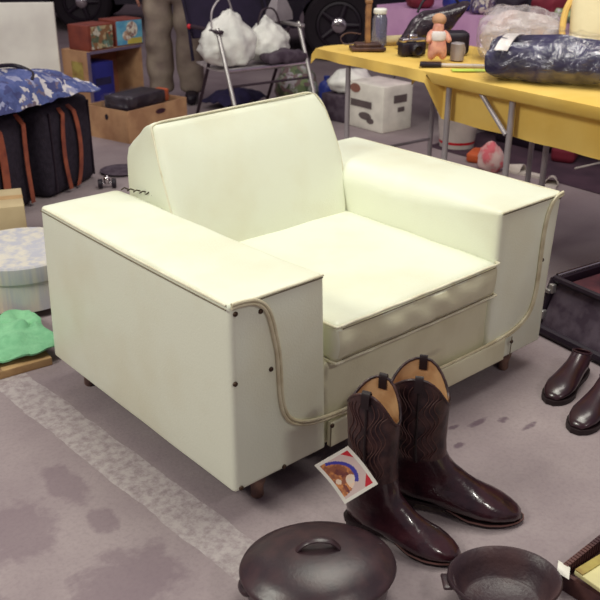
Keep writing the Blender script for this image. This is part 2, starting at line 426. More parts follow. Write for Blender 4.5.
    def sheet(s, fn, nu, nv, th=0.0):
        P = [[Vector(fn(i / nu, j / nv)) for j in range(nv + 1)] for i in range(nu + 1)]
        W_ = nv + 1
        vs = [p for q in P for p in q]
        fs = [(i * W_ + j, (i + 1) * W_ + j, (i + 1) * W_ + j + 1, i * W_ + j + 1) for i in range(nu) for j in range(nv)]
        if th:
            n0 = len(vs); nor = []
            for i in range(nu + 1):
                for j in range(nv + 1):
                    a = P[min(i + 1, nu)][j] - P[max(i - 1, 0)][j]; b_ = P[i][min(j + 1, nv)] - P[i][max(j - 1, 0)]
                    q = a.cross(b_); nor.append(q.normalized() if q.length > 1e-12 else Vector((0, 0, 1)))
            vs += [vs[k] - nor[k] * th for k in range(n0)]
            fs += [tuple(n0 + k for k in f[::-1]) for f in list(fs)]
            for i in range(nu):
                fs.append((i * W_, n0 + i * W_, n0 + (i + 1) * W_, (i + 1) * W_))
                a = i * W_ + nv; b_ = (i + 1) * W_ + nv
                fs.append((b_, n0 + b_, n0 + a, a))
            for j in range(nv):
                fs.append((j + 1, n0 + j + 1, n0 + j, j))
                a = nu * W_ + j
                fs.append((a, n0 + a, n0 + a + 1, a + 1))
        return s.add(vs, fs)
    def prism(s, poly, z0, z1):
        n = len(poly)
        return s.rings([[(x, y, z0) for x, y in poly], [(x, y, z1) for x, y in poly]])
    def build(s, name, mats, parent=None, loc=None, rz=None, smooth=True, ang=38):
        me = bpy.data.meshes.new(name)
        me.from_pydata(s.v, [], s.f)
        mats = mats if isinstance(mats, (list, tuple)) else [mats]
        for m in mats: me.materials.append(m)
        me.polygons.foreach_set('material_index', s.mi)
        me.update()
        if smooth:
            me.polygons.foreach_set('use_smooth', [True] * len(me.polygons))
            me.set_sharp_from_angle(angle=math.radians(ang))
        o = bpy.data.objects.new(name, me); C.objects.link(o)
        if parent: o.parent = parent
        if loc is not None: o.location = loc
        if rz is not None: o.rotation_euler = (0, 0, rz)
        return o

def tag(o, label, cat, group=None, kind=None):
    o['label'] = label; o['category'] = cat
    if group: o['group'] = group
    if kind: o['kind'] = kind
    return o
def thing(name, label, cat, loc=(0, 0, 0), rz=0, group=None):
    o = bpy.data.objects.new(name, None); C.objects.link(o)
    o.location = loc; o.rotation_euler = (0, 0, rz); o.empty_display_size = 0.1
    return tag(o, label, cat, group)
def struct(o, label=None):
    o['kind'] = 'structure'
    return o
def smoothpath(pts, k=6, closed=False):
    """Catmull-Rom through the points"""
    P = [Vector(p) for p in pts]; out = []; n = len(P)
    rng = range(n if closed else n - 1)
    for i in rng:
        if closed: a, b_, c_, e = P[i - 1], P[i], P[(i + 1) % n], P[(i + 2) % n]
        else: a, b_, c_, e = P[max(i - 1, 0)], P[i], P[i + 1], P[min(i + 2, n - 1)]
        for j in range(k):
            t = j / k
            out.append(0.5 * ((2 * b_) + (-a + c_) * t + (2 * a - 5 * b_ + 4 * c_ - e) * t * t + (-a + 3 * b_ - 3 * c_ + e) * t ** 3))
    if not closed: out.append(P[-1])
    return out
def lerp(a, b_, t): return a + (b_ - a) * t
def interp(x, tab):
    if x <= tab[0][0]: return tab[0][1]
    for (a, va), (b_, vb) in zip(tab, tab[1:]):
        if x <= b_: return va + (vb - va) * (x - a) / (b_ - a)
    return tab[-1][1]
def nz(p, s=1.0, seed=0.0): return noise.noise(Vector(p) * s + Vector((seed, seed * 1.7, -seed)))

# ------------------------------------------------------------------ setting
fm = floor_material()
b = MB(); b.box((6, 6, -0.05), (32, 32, 0.1)); struct(b.build('floor', fm, smooth=False))
b = MB(); b.box((6, 15, 2.0), (32, 0.2, 4.0)); struct(b.build('wall_back', M['wall'], smooth=False))
b = MB(); b.box((14, 6, 2.0), (0.2, 17.8, 4.0)); struct(b.build('wall_right', M['wall'], smooth=False))

# ------------------------------------------------------------------ ARMCHAIR
W, D, A_, HT, H0 = 1.236, 0.90, 0.281, 0.58, 0.082
OX, OY = W / 2, D / 2
chair = thing('armchair', 'large boxy cream vinyl club armchair with piping and worn front, centre of the picture', 'armchair', (OX, OY, 0))
TC = Matrix.Translation((-OX, -OY, 0))

def rrect(x0, x1, z0, z1, rs, seg=6):
    """rounded rectangle, radii for (x0z0, x1z0, x1z1, x0z1)"""
    out = []
    for (cx, cz, a0, rr_) in ((x0, z0, PI, rs[0]), (x1, z0, 1.5 * PI, rs[1]), (x1, z1, 0, rs[2]), (x0, z1, 0.5 * PI, rs[3])):
        sx = 1 if cx == x0 else -1; sz = 1 if cz == z0 else -1
        for i in range(seg + 1):
            a = a0 + 0.5 * PI * i / seg
            out.append((cx + sx * rr_ + rr_ * math.cos(a), cz + sz * rr_ + rr_ * math.sin(a)))
        nxt = 4
        # subdivide the straight run that follows so faces can puff
        i_ = len(out)
        out.append(None)
    # fill the gaps by linear points
    res = []
    n = len(out)
    for i, q in enumerate(out):
        if q is None:
            a = out[i - 1]; b_ = out[(i + 1) % n]
            for t in (0.125, 0.25, 0.375, 0.5, 0.625, 0.75, 0.875): res.append((lerp(a[0], b_[0], t), lerp(a[1], b_[1], t)))
        else: res.append(q)
    return res

def arm(name, x0, x1, outer_left):
    b = MB(TC)
    ys = [0.0, 0.002, 0.007, 0.014, 0.03] + [0.03 + (D - 0.06) * i / 16 for i in range(1, 17)] + [D - .014, D - .006, D]
    R = []
    for y in ys:
        e = min(y, D - y)
        ins = 0.0
        if e < 0.014: ins = 0.014 - math.sqrt(max(0, 0.014 ** 2 - (0.014 - e) ** 2))
        t = min(1, max(0, (y - 0.02) / 0.35))
        ri = 0.014 + (0.05 if not outer_left else 0.035) * t
        ro = 0.012
        rs = (0.01, 0.01, ri, ro) if outer_left else (0.01, 0.01, ro, ri)
        rs = tuple(max(0.004, q - ins) for q in rs)
        pr = rrect(x0 + ins, x1 - ins, H0 + ins, HT - ins, rs)
        k = math.sin(PI * min(1, max(0, y / D)))
        ring = []
        for (x, z) in pr:
            ux = (x - x0) / (x1 - x0); uz = (z - H0) / (HT - H0)
            q = Vector((x, y, z))
            if z > HT - 0.03: q.z += 0.010 * k * math.sin(PI * ux)
            if (ux < 0.05) or (ux > 0.95):
                sgn = -1 if ux < 0.5 else 1
                q.x += sgn * 0.006 * k * math.sin(PI * max(0, min(1, uz)))
            if outer_left:
                q.x += 0.017 * ux * (1 - uz); q.y += 0.035 * (1 - uz) * (y / D)
            else:
                q.x += 0.022 * ux * uz * uz
            nn = nz(q, 6, 3.1 if outer_left else 9.4)
            q.z += 0.003 * nn * (1 if uz > 0.9 else 0.0); q.x += 0.002 * nn * k
            ring.append(q)
        R.append(ring)
    b.rings(R)
    # mark front faces with the grubbier hide
    o = b.build(name, [M['vinyl'], M['vinyl_front']], chair, ang=50)
    me = o.data
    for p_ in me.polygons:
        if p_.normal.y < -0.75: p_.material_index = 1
    return o
armL = arm('armrest', 0.0, A_, True)
armR = arm('armrest', W - A_, W, False)

# base body and front apron between the arms
b = MB(TC)
b.rbox((W / 2, 0.44, 0.205), (W - 2 * A_ + 0.012, 0.85, 0.245), 0.014, 10, bulge=(0, 0.006, 0),
       fn=lambda p, un: p + Vector((0, 0.004 * nz(p, 12, 2), 0)) if un.y < -0.9 else p)
b.build('seat_base', M['vinyl_front'], chair)
b = MB(TC)
b.box((W / 2, D / 2, H0 - 0.004), (W - 0.05, D - 0.05, 0.012))
b.build('underside_cloth', M['under'], chair)
# lower front strip that runs the full width, below the piping
b = MB(TC)
b.rbox((0.668, -0.0005, 0.124), (0.73, 0.016, 0.074), 0.004, 10, bulge=(0, 0.0015, 0))
b.build('front_rail', M['vinyl_front'], chair)

# raised curved welt on the front: two beads side by side
path = [(0.004, .578), (.035, .577), (.07, .570), (.098, .548), (.113, .515), (.124, .47), (.134, .42), (.138, .36), (.142, .30), (.152, .255), (.173, .222),
        (.215, .197), (.27, .184), (.35, .177), (.5, .168), (.68, .162), (.85, .160), (.99, .163), (1.07, .172), (1.125, .192), (1.155, .222), (1.170, .27),
        (1.174, .33), (1.174, .40), (1.176, .47), (1.184, .52), (1.199, .552), (1.22, .570), (1.252, .577)]
sp_ = smoothpath([(x, -0.004, z) for x, z in path], 4)
b = MB(TC)
for off in (-0.0042, 0.0042):
    pp = []
    for i, q in enumerate(sp_):
        t = (sp_[min(i + 1, len(sp_) - 1)] - sp_[max(i - 1, 0)]).normalized()
        nrm = Vector((-t.z, 0, t.x))
        pp.append(q + nrm * off)
    b.tube(pp, 0.0044, 8)
b.build('front_welt', M['welt_hide'], chair)

# thin seam welts on the arms
def arm_top_z(x, y, x0): return HT + 0.010 * math.sin(PI * y / D) * math.sin(PI * (x - x0) / A_)
for x0, outer, inner in ((0.0, 0.0, A_), (W - A_, W, W - A_)):
    b = MB(TC); b.tube([(lerp(x0 + .006, x0 + A_ - .006 + (.021 if x0 else 0), i / 12), -0.001, HT - .003) for i in range(13)], 0.0028, 6); b.build('arm_piping', M['piping'], chair)
for x, s_ in ((0.0, -1), (W + .021, 1)):
    b = MB(TC); b.tube([(x + s_ * (0.000 + .004 * math.sin(PI * i / 16)), 0.012 + (D - .03) * i / 16, HT - 0.004) for i in range(17)], 0.0026, 6); b.build('arm_piping', M['piping'], chair)
b = MB(TC)
b.tube([(0.0 - .0045 - .004 * math.sin(PI * i / 16), 0.006 + (D - .02) * i / 16, HT - 0.011) for i in range(17)], 0.0016, 6)
b.build('seam_groove', M['seam'], chair)
for x0 in (0.0, W - A_):
    b = MB(TC); b.tube([(lerp(x0 + .008, x0 + A_ - .008, i / 12), -0.0015, HT - .0085) for i in range(13)], 0.0016, 6)
    b.build('seam_groove', M['seam'], chair)
for x in (0.302, 1.062):
    b = MB(TC); b.tube([(x, -0.0085, 0.090), (x, -0.0095, 0.158)], 0.0018, 6)
    b.build('seam_groove', M['seam'], chair)

# seat cushion
cx0, cx1, cz0, cz1 = 0.314, 0.960, 0.324, 0.432
def cush(p, un):
    if un.y < -0.7:
        k = min(1, (-un.y - 0.7) / 0.3)
        wv = math.sin(p.x * 60 + p.z * 60) * 0.004 * math.exp(-((p.x - 0.04) / 0.16) ** 2) + 0.010 * nz((p.x * 1.0, p.y, p.z * .6), 15, 5) - 0.006
        p = p + Vector((0, wv * k * (1 - un.z ** 2), 0))
    if un.z > 0.5: p = p + Vector((0, 0, 0.004 * nz(p, 7, 8)))
    return p
b = MB(TC)
b.rbox(((cx0 + cx1) / 2, 0.325, (cz0 + cz1) / 2), (cx1 - cx0, 0.66, cz1 - cz0), 0.018, 34, bulge=(0, 0.010, 0.010), fn=cush)
cu = b.build('seat_cushion', [M['vinyl'], M['vinyl_front']], chair, ang=60)
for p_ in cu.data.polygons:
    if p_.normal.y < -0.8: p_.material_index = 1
b = MB(TC)
for z in (cz0 + .004, cz1 - .004):
    pts = [(cx0 + 0.004, 0.60, z), (cx0 - 0.002, 0.30, z), (cx0 - 0.001, 0.02, z), (cx0 + 0.012, -0.008, z)]
    pts += [(lerp(cx0 + .03, cx1 - .03, i / 14), -0.0085 - 0.002 * math.sin(PI * i / 14) + 0.001 * math.sin(i * 2.1), z) for i in range(15)]
    pts += [(cx1 - 0.012, -0.008, z), (cx1 + 0.001, 0.02, z), (cx1, 0.30, z), (cx1 - .004, 0.60, z)]
    b.tube(smoothpath(pts, 3), 0.0038, 8)
b.build('cushion_piping', M['piping'], cu)
b = MB(TC)
for z in (cz0 + .012, cz1 - .0115):
    b.tube([(lerp(cx0 + .02, cx1 - .02, i / 20), -0.0112 - 0.0035 * math.sin(PI * i / 20), z) for i in range(21)], 0.0014, 6)
b.build('cushion_seam', M['seam'], cu)

# backrest: a thick wedge, front face leaning back, top sloping down behind
def back_section(t):
    """closed profile in y,z at width fraction t (0 left .. 1 right)"""
    e = math.sin(PI * t) ** 0.6
    pf = 0.018 * e
    P = [(0.600, 0.36), (0.612 - pf * .5, 0.44), (0.640 - pf, 0.52), (0.668 - pf, 0.60), (0.700 - pf, 0.68), (0.728 - pf * .6, 0.745),
         (0.742, 0.775), (0.750, 0.790), (0.762, 0.796), (0.785, 0.786), (0.825, 0.758), (0.862, 0.730), (0.885, 0.705), (0.897, 0.67),
         (0.900, 0.60), (0.898, 0.45), (0.895, 0.25), (0.890, 0.12), (0.72, 0.12), (0.62, 0.20)]
    return P
b = MB(TC)
ts = [0, 0.004, 0.012, 0.025, 0.05] + [0.05 + 0.9 * i / 16 for i in range(1, 16)] + [0.95, 0.975, 0.988, 0.996, 1]
R = []
for t in ts:
    e = min(t, 1 - t) * 0.66
    ins = 0.0
    if e < 0.018: ins = 0.018 - math.sqrt(max(0, 0.018 ** 2 - (0.018 - e) ** 2))
    ring = []
    cy_, cz_ = 0.79, 0.5
    for (y, z) in back_section(t):
        yy = y + (ins if y < cy_ else -ins); zz = z - (ins if z > 0.72 else 0)
        # left and right outlines
        xl = interp(z, [(0.36, 0.292), (0.58, 0.286), (0.70, 0.287), (0.80, 0.297)])
        xr = interp(z, [(0.36, 0.945), (0.45, 0.950), (0.58, 0.978), (0.66, 0.976), (0.74, 0.958), (0.80, 0.925)])
        x = lerp(xl, xr, t)
        q = Vector((x, yy, zz + (0.012 * t if z > 0.7 else 0)))
        if t in (0, 1): pass
        q.y += 0.003 * nz(q, 7, 1.2)
        ring.append(q)
    R.append(ring)
b.rings(R)
bk = b.build('backrest', M['vinyl'], chair, ang=60)
def xl_(z): return interp(z, [(0.36, 0.292), (0.58, 0.286), (0.70, 0.287), (0.80, 0.297)])
def xr_(z): return interp(z, [(0.36, 0.945), (0.45, 0.950), (0.58, 0.978), (0.66, 0.976), (0.74, 0.958), (0.80, 0.925)])
fr = [(0.44, 0.612), (0.52, 0.640), (0.60, 0.668), (0.68, 0.700), (0.745, 0.728), (0.782, 0.744)]
pts = [(xl_(z) + 0.003, y + 0.010, z) for z, y in fr] + [(0.312, 0.754, 0.793)]
pts += [(lerp(0.34, 0.885, i / 8), 0.753, 0.7975 + 0.012 * (i / 8)) for i in range(9)]
pts += [(0.912, 0.754, 0.803)] + [(xr_(z) - 0.003, y + 0.010, z + (0.012 if z > .7 else 0)) for z, y in fr[::-1]]
b = MB(TC); b.tube(smoothpath(pts, 4), 0.0034, 8)
b.build('back_piping', M['piping'], bk)

# nail heads
for (x, z) in ((.016, .556), (.086, .541), (.010, .383), (.114, .384), (.303, .156), (.018, .094), (.152, .094), (1.240, .566), (1.194, .530), (1.189, .376), (1.057, .144), (.70, .150)):
    b = MB(TC)
    b.T = TC @ Matrix.Translation((x, -0.0135 if .28 < x < 1.1 else -0.0015, z)) @ Matrix.Rotation(PI / 2, 4, 'X')
    b.lathe([(0.0062, -0.002), (0.0060, 0.0012), (0.0045, 0.003), (0.002, 0.0042)], n=12)
    b.build('upholstery_nail', M['nail'], chair)
# lacing stitches where the arm cover was mended against the back
b = MB(TC)
for i in range(7):
    x, y = 0.255 + 0.0075 * i, 0.86 - 0.022 * i
    b.tube([(x - 0.004, y + 0.012, 0.583), (x + 0.002, y + 0.004, 0.590), (x + 0.012, y - 0.002, 0.584 + 0.001 * i)], 0.0022, 6)
b.build('mending_stitches', M['thread'], chair)
# feet
for (x, y) in ((0.105, 0.05), (1.12, 0.05), (0.06, 0.83), (1.15, 0.83)):
    b = MB(TC)
    b.lathe([(0.013, 0.0), (0.017, 0.006), (0.016, 0.03), (0.022, 0.05), (0.024, H0)], (x, y, 0), 18)
    b.build('foot', M['foot'], chair)

# ------------------------------------------------------------------ COWBOY BOOTS
def boot(name, label, heel, ang, L, Hs):
    root = thing(name, label, 'boot', (heel[0], heel[1], 0), ang, 'pair of cowboy boots')
    k = L / 0.28; h = Hs / 0.33
    # top point (front / instep), bottom point (back / heel / sole), half-width
    sec = [((.117, .330), (-.003, .330), .046), ((.116, .29), (-.001, .29), .046), ((.116, .24), (0.0, .24), .045), ((.116, .19), (.003, .19), .043),
           ((.118, .155), (.006, .145), .039), ((.127, .128), (.004, .110), .036), ((.142, .112), (-.002, .080), .034), ((.156, .101), (.004, .052), .034),
           ((.170, .090), (.030, .040), .035), ((.186, .079), (.078, .034), .036), ((.204, .068), (.130, .020), .041), ((.222, .058), (.180, .011), .045),
           ((.240, .048), (.215, .009), .042), ((.256, .039), (.242, .009), .034), ((.268, .031), (.262, .010), .025), ((.2765, .024), (.2755, .012), .013)]
    n = 28; R = []
    for si, (T, B, wd) in enumerate(sec):
        T = Vector((T[0] * k, 0, T[1] * (h if T[1] > .14 else k * .97))); B = Vector((B[0] * k, 0, B[1] * (h if B[1] > .14 else k * .97)))
        c = (T + B) / 2; ax = (T - B) / 2; ring = []
        for j in range(n):
            a = 2 * PI * j / n
            ca, sa = math.cos(a), math.sin(a)
            ex = 0.9 if si < 5 else 0.8
            ca_ = math.copysign(abs(ca) ** ex, ca); sa_ = math.copysign(abs(sa) ** ex, sa)
            q = c + ax * ca_ + Vector((0, wd * k * 1.02 * sa_ * (1.12 if (si > 7 and ca < 0) else 1), 0))
            if si >= 9 and q.z < (B.z + 0.004): q.z = B.z
            if si == 0:   # scalloped rim: high at the sides, deep dip front and back
                q.z += 0.030 * (abs(sa) ** 1.5) - (0.058 * max(0, ca) ** 2 + 0.025 * max(0, -ca) ** 2)
            if 0 < si < 8: q += Vector((nz(q, 22, Hs * 10), nz(q, 22, 4), 0)) * 0.003
            ring.append(q)
        R.append(ring)
    b = MB(); b.rings(R[4:], False, True); b.build('vamp', M['boot'], root, ang=80)
    # shaft with thickness and lining
    inner = []
    for ring in R[:6]:
        c = sum((Vector(q) for q in ring), Vector()) / n
        inner.append([q + (c - q).normalized() * 0.004 for q in ring])
    b = MB(); b.rings(R[:5], False, False)
    o = b.build('shaft', M['shaft'], root, ang=80)
    b = MB(); b.rings([R[0], inner[0]][::-1], False, False); b.rings(inner[::-1], True, False)
    b.build('lining', M['boot_lining'], root, ang=80)
    # binding on the rim
    b = MB(); b.tube([(p_ + q_) / 2 for p_, q_ in zip(R[0], inner[0])], 0.0035, 8, closed=True)
    b.build('rim_binding', M['shaft'], root)
    # side seams, pull straps
    for sgn in (1, -1):
        j = n // 4 if sgn > 0 else 3 * n // 4
        seam = [R[i][j] + Vector((0, sgn * 0.002, 0)) for i in range(0, 5)]
        b = MB(); b.tube(smoothpath(seam, 4), 0.0032, 6); b.build('side_seam', M['sole'], root)
        q = R[0][j]
        b = MB()
        def strap(u_, v_, q=q, sgn=sgn):
            a = PI * u_
            return (q.x + (v_ - .5) * 0.019, q.y + sgn * (0.007 * math.cos(a)), q.z - 0.030 + 0.037 * math.sin(a) ** 0.6 + (0.0 if u_ < .5 else -0.0))
        b.sheet(strap, 12, 2, 0.003)
        b.build('pull_strap', M['sole'], root)
    # stitched scrolls on both sides and front of the shaft
    for sgn in (1, -1):
        b = MB()
        for row in range(4):
            for mir in (1, -1):
                pts = []
                for i in range(40):
                    t = i / 39
                    fi = 0.25 + 3.55 * t; i0 = int(fi); ft = fi - i0
                    ph = sgn * (PI / 2) + mir * (0.16 + 0.17 * row + 0.14 * math.sin(t * PI * 5 + row * 0.5)) * (1 - 0.15 * t)
                    jj = (ph / (2 * PI)) * n % n; j0 = int(jj) % n; fj = jj - int(jj); j1 = (j0 + 1) % n
                    q = R[i0][j0].lerp(R[i0][j1], fj).lerp(R[i0 + 1][j0].lerp(R[i0 + 1][j1], fj), ft)
                    c = sum((Vector(z_) for z_ in R[i0]), Vector()) / n; c.z = q.z
                    pts.append(q + (q - c).normalized() * 0.0012)
                b.tube(pts, 0.0012, 5)
        b.build('stitching', M['stitch'], root)
    # sole with welt, following the arch; stacked heel block
    def outline(t):
        hw = interp(t, [(0.0, .012), (.03, .028), (.12, .034), (.30, .030), (.45, .031), (.62, .044), (.75, .048), (.86, .040), (.94, .027), (.98, .016), (1.0, .006)])
        return hw
    def zs(t): return interp(t, [(0, .036), (.22, .035), (.42, .028), (.60, .008), (1, .004)])
    b = MB()
    top = []
    N_ = 26
    for i in range(N_ + 1):
        t = i / N_; x = (-0.004 + 0.286 * t) * k; hw = outline(t) * k; z = zs(t)
        top.append((x, hw, z))
    Rr = [[(x, -hw, z), (x, hw, z), (x, hw, z + .008), (x, -hw, z + .008)] for x, hw, z in top]
    b.rings(Rr); so = b.build('sole', M['sole'], root)
    b = MB(); b.tube([(x, hw + .001, z + .007) for x, hw, z in top[12:]] + [(x, -hw - .001, z + .007) for x, hw, z in top[12:][::-1]], 0.0022, 6)
    b.build('welt', M['welt'], so)
    b = MB()
    hp = [(0.0, .027), (.02, .031), (.05, .031), (.066, .029)]
    def hring(z, s_):
        o_ = [(-0.004 + (1 - s_) * .012, 0)] 
        pts = []
        for a in range(13):
            an = PI / 2 + PI * a / 12
            pts.append((0.030 + 0.033 * math.cos(an) * s_, 0.031 * math.sin(an) * s_, z))
        pts += [(0.066 * s_ + .0, -0.030 * s_, z), (0.066 * s_, 0.030 * s_, z)]
        return [(x * k, y * k, z_) for x, y, z_ in pts]
    b.rings([hring(0, .86), hring(.02, .92), hring(.0375, 1.0)])
    b.build('heel', M['sole'], root)
    return root
def place_boot(name, label, centre, toe, L, Hs):
    v = Vector((toe[0] - centre[0], toe[1] - centre[1])); a = math.atan2(v.y, v.x); v.normalize()
    heel = (toe[0] - v.x * L, toe[1] - v.y * L)
    return boot(name, label, heel, a, L, Hs)
place_boot('cowboy_boot', 'dark oxblood cowboy boot on the left of the pair, touching the picture card', (.222, -.248), (.300, -.448), .285, .375)
place_boot('cowboy_boot', 'dark oxblood cowboy boot on the right of the pair, its whole toe in view', (.352, -.205), (.532, -.449), .335, .360)

# picture card leaning on the left boot
c0, c1, c2, c3 = Vector((.075, -.197, .238)), Vector((.125, -.250, .294)), Vector((.152, -.319, .219)), Vector((.103, -.268, .160))
cc = (c0 + c1 + c2 + c3) / 4
ex = (c1 - c0).normalized(); nrm = ex.cross((c3 - c0)).normalized(); ey = nrm.cross(ex).normalized()
if nrm.dot(Vector((-1, -1, 1))) < 0: nrm = -nrm
CW, CH = (c1 - c0).length, (c3 - c0).length
def cardp(a, b_, lift=0.0):
    """a across 0..1, b_ down 0..1; gently curled"""
    p_ = c0.lerp(c1, a).lerp(c3.lerp(c2, a), b_)
    return p_ - nrm * (0.008 * math.sin(PI * b_)) + nrm * lift - cc
def art(a, c):
    if not (.09 < a < .91 and .07 < c < .93): return 0
    if a > .70 and (c < .07 + (a - .70) * 1.0 or c > .93 - (a - .66) * 1.0): return 4
    if c < .14 or c > .86:
        pass
    ra = ((a - .09) / .66) ** 2 + ((c - .5) / .44) ** 2
    if ra > 1.0: return 5
    ang = math.atan2(c - .5, a - .09)
    if ra > .72 and -1.25 < ang < .45: return 2
    if ra > .72: return 5 if ang > .45 else 1
    if ((a - .50) / .15) ** 2 + ((c - .70) / .17) ** 2 < 1: return 3
    if ((a - .38) / .13) ** 2 + ((c - .36) / .11) ** 2 < 1 or ((a - .44) / .10) ** 2 + ((c - .52) / .10) ** 2 < 1: return 6
    if ((a - .20) / .07) ** 2 + ((c - .56) / .06) ** 2 < 1: return 3
    if ((a - .26) / .05) ** 2 + ((c - .76) / .10) ** 2 < 1: return 6
    return 1
b = MB(); NC = 56
b.sheet(lambda u_, v_: cardp(u_, v_, 0), NC, NC, 0.0008)
for side in range(2):
    for i in range(NC):
        for j in range(NC):
            b.mi[side * NC * NC + i * NC + j] = art((i + .5) / NC, (j + .5) / NC)
half = [0] * len(b.mi)
cn = (Vector(b.v[1]) - Vector(b.v[0])).cross(Vector(b.v[NC + 1]) - Vector(b.v[0]))
front = 0 if Vector([b.v[0][k] - b.v[(NC + 1) ** 2][k] for k in range(3)]).dot(nrm) > 0 else 1
for i in range(NC * NC): half[front * NC * NC + i] = b.mi[front * NC * NC + i]
b.mi = half
tag(b.build('picture_card', [M['white'], M['art_tan'], M['art_blue'], M['art_pale'], M['art_red'], M['art_pink'], M['art_brown']], loc=cc, smooth=False),
    'small white-bordered picture card with blue arc and red corners leaning on the left boot', 'card')

# ------------------------------------------------------------------ CAST IRON
pot = thing('dutch_oven', 'dark oval cast iron roaster with domed lid, in front of the left boot', 'pot', (-0.028, -0.325, 0), math.radians(-30))
# body
b = MB(); SX, SY = 0.160, 0.136
b.lathe([(0.70, 0.0), (0.84, 0.006), (0.93, 0.03), (0.97, 0.07), (0.985, 0.088), (0.985, 0.094), (0.93, 0.094), (0.90, 0.03), (0.7, 0.012)], n=48, sx=SX, sy=SY)
b.build('body', M['iron'], pot)
b = MB()
b.lathe([(1.03, 0.092), (1.045, 0.097), (1.03, 0.103), (0.98, 0.107), (0.90, 0.118), (0.78, 0.128), (0.6, 0.137), (0.4, 0.143), (0.2, 0.1455), (0.01, 0.146)], n=56, sx=SX, sy=SY)
lid = b.build('lid', M['iron'], pot, ang=60)
b = MB()
hp = [(-0.046, 0.0, 0.139), (-0.040, 0, 0.150), (-0.024, 0, 0.164), (0, 0, 0.169), (0.024, 0, 0.164), (0.040, 0, 0.150), (0.046, 0, 0.139)]
Rr = []
for i, q in enumerate(smoothpath(hp, 4)):
    pass
pth = smoothpath(hp, 4)
for i, q in enumerate(pth):
    t = (pth[min(i + 1, len(pth) - 1)] - pth[max(i - 1, 0)]).normalized(); nn = Vector((-t.z, 0, t.x))
    Rr.append([q + nn * (0.004 * math.cos(a)) + Vector((0, 0.010 * math.sin(a), 0)) for a in [2 * PI * j / 10 for j in range(10)]])
b.rings(Rr); ho = b.build('lid_handle', M['iron'], lid)
ho.rotation_euler = (0, 0, math.radians(28 - 35))
for sgn in (-1, 1):
    b = MB()
    b.tube(smoothpath([(sgn * 0.140, -0.022, 0.070), (sgn * 0.158, -0.018, 0.070), (sgn * 0.163, 0, 0.070), (sgn * 0.158, 0.018, 0.070), (sgn * 0.140, 0.022, 0.070)], 5), 0.0075, 8)
    b.build('side_handle', M['iron'], pot)

pan = thing('oval_pan', 'empty dark oval cast iron pan lying open, beside the boot toes', 'pan', (0.270, -0.586, 0), math.radians(-40))
b = MB(); SX, SY = 0.118, 0.096
b.lathe([(0.02, 0.001), (0.66, 0.001), (0.74, 0.006), (0.86, 0.035), (0.96, 0.060), (1.02, 0.066), (1.03, 0.070), (1.0, 0.074), (0.95, 0.071), (0.84, 0.045),
         (0.72, 0.014), (0.66, 0.009), (0.55, 0.012), (0.50, 0.009), (0.02, 0.009)], n=56, sx=SX, sy=SY)
b.build('bowl', M['iron_in'], pan, ang=60)
b = MB()
b.rbox((-0.118, 0.0, 0.060), (0.030, 0.046, 0.008), 0.0038, 4)
b.build('lug_handle', M['iron'], pan)

# ------------------------------------------------------------------ bottom right corner: crate of covers
crate = thing('ribbed_wooden_tray', 'low dark brown tray with a ribbed edge, cut off by the lower right corner', 'tray', (0.575, -0.765, 0), math.radians(0))
b = MB()
b.box((0, 0, 0.010), (0.34, 0.24, 0.02)); b.build('tray_floor', M['ribbed'], crate, smooth=False)
b = MB()
for i in range(34):
    b.box((-0.165 + 0.010 * i, 0.125, 0.027), (0.0072, 0.012, 0.054))
b.box((0, 0.130, 0.026), (0.34, 0.006, 0.050)); b.build('ribbed_side', M['ribbed'], crate, smooth=False)
b = MB(); b.box((-0.169, 0.0, 0.022), (0.010, 0.236, 0.044)); b.build('end_board', M['ribbed'], crate, smooth=False)
b = MB(); b.sheet(lambda u_, v_: (0.392 + .034 * u_ - 0.390, -0.668 - .030 * v_ + .02 * u_ + 0.668, 0.004 * math.sin(PI * u_)), 6, 6, 0.0012)
tag(b.build('paper_tag', M['white'], loc=(0.384, -0.640, 0.0515), rz=0), 'small white paper tag lying at the corner of the ribbed tray', 'tag')
bk_ = thing('picture_book', 'pale yellow booklet with a mottled olive edge lying on the ribbed tray', 'book', (0.500, -0.775, 0.056), math.radians(-6))
b = MB(); b.rbox((0, 0, 0.006), (0.215, 0.19, 0.012), 0.003, 3); b.build('pages', M['paleyel'], bk_)
b = MB(); b.box((0.0, 0.084, 0.0135), (0.213, 0.020, 0.003)); b.build('printed_edge', M['olive'], bk_)

# ------------------------------------------------------------------ right: open case and dark shoes
case = thing('instrument_case', 'open black hard case with grey side panel and metal clasps, right of the armchair', 'case', (1.585, -0.215, 0), math.radians(-8))
b = MB(); HC = 0.185
def slab(x0, x1, z0, z1, th, y0, y1):
    b.rings([[(x0, y, z0), (x1, y, z1), (x1 + th, y, z1), (x0 + th, y, z0)] for y in (y0, y1)])
slab(-.20, -.13, .02, HC - .01, .012, -.32, .32); b.build('side_panel', M['case_felt'], case, smooth=False)
b = MB()
b.box((0, 0, 0.010), (0.42, 0.66, 0.02)); b.box((0.20, 0, HC / 2), (0.014, 0.66, HC))
for y in (-.33, .33):
    b.rings([[(-.21, y + q, .0), (.21, y + q, 0), (.21, y + q, HC), (-.14, y + q, HC)] for q in (-.008, .008)])
b.tube([(-0.136, -0.335, HC), (-0.136, 0.335, HC)], 0.013, 8); b.tube([(-0.205, -0.335, 0.018), (-0.205, 0.335, 0.018)], 0.018, 8)
b.tube([(-0.205, 0.335, 0.012), (-0.136, 0.335, HC)], 0.013, 8)
b.build('shell', M['case'], case)
b = MB(); b.rbox((0.035, 0, HC / 2 + .01), (0.315, 0.63, HC - .05), 0.02, 6, bulge=(0, 0, 0.01)); b.build('lining', M['case_in'], case)
b = MB(); b.tube([(-0.12, 0.338, HC + .008), (0.21, 0.338, HC + .008)], 0.006, 8); b.build('metal_edge', M['chrome'], case)
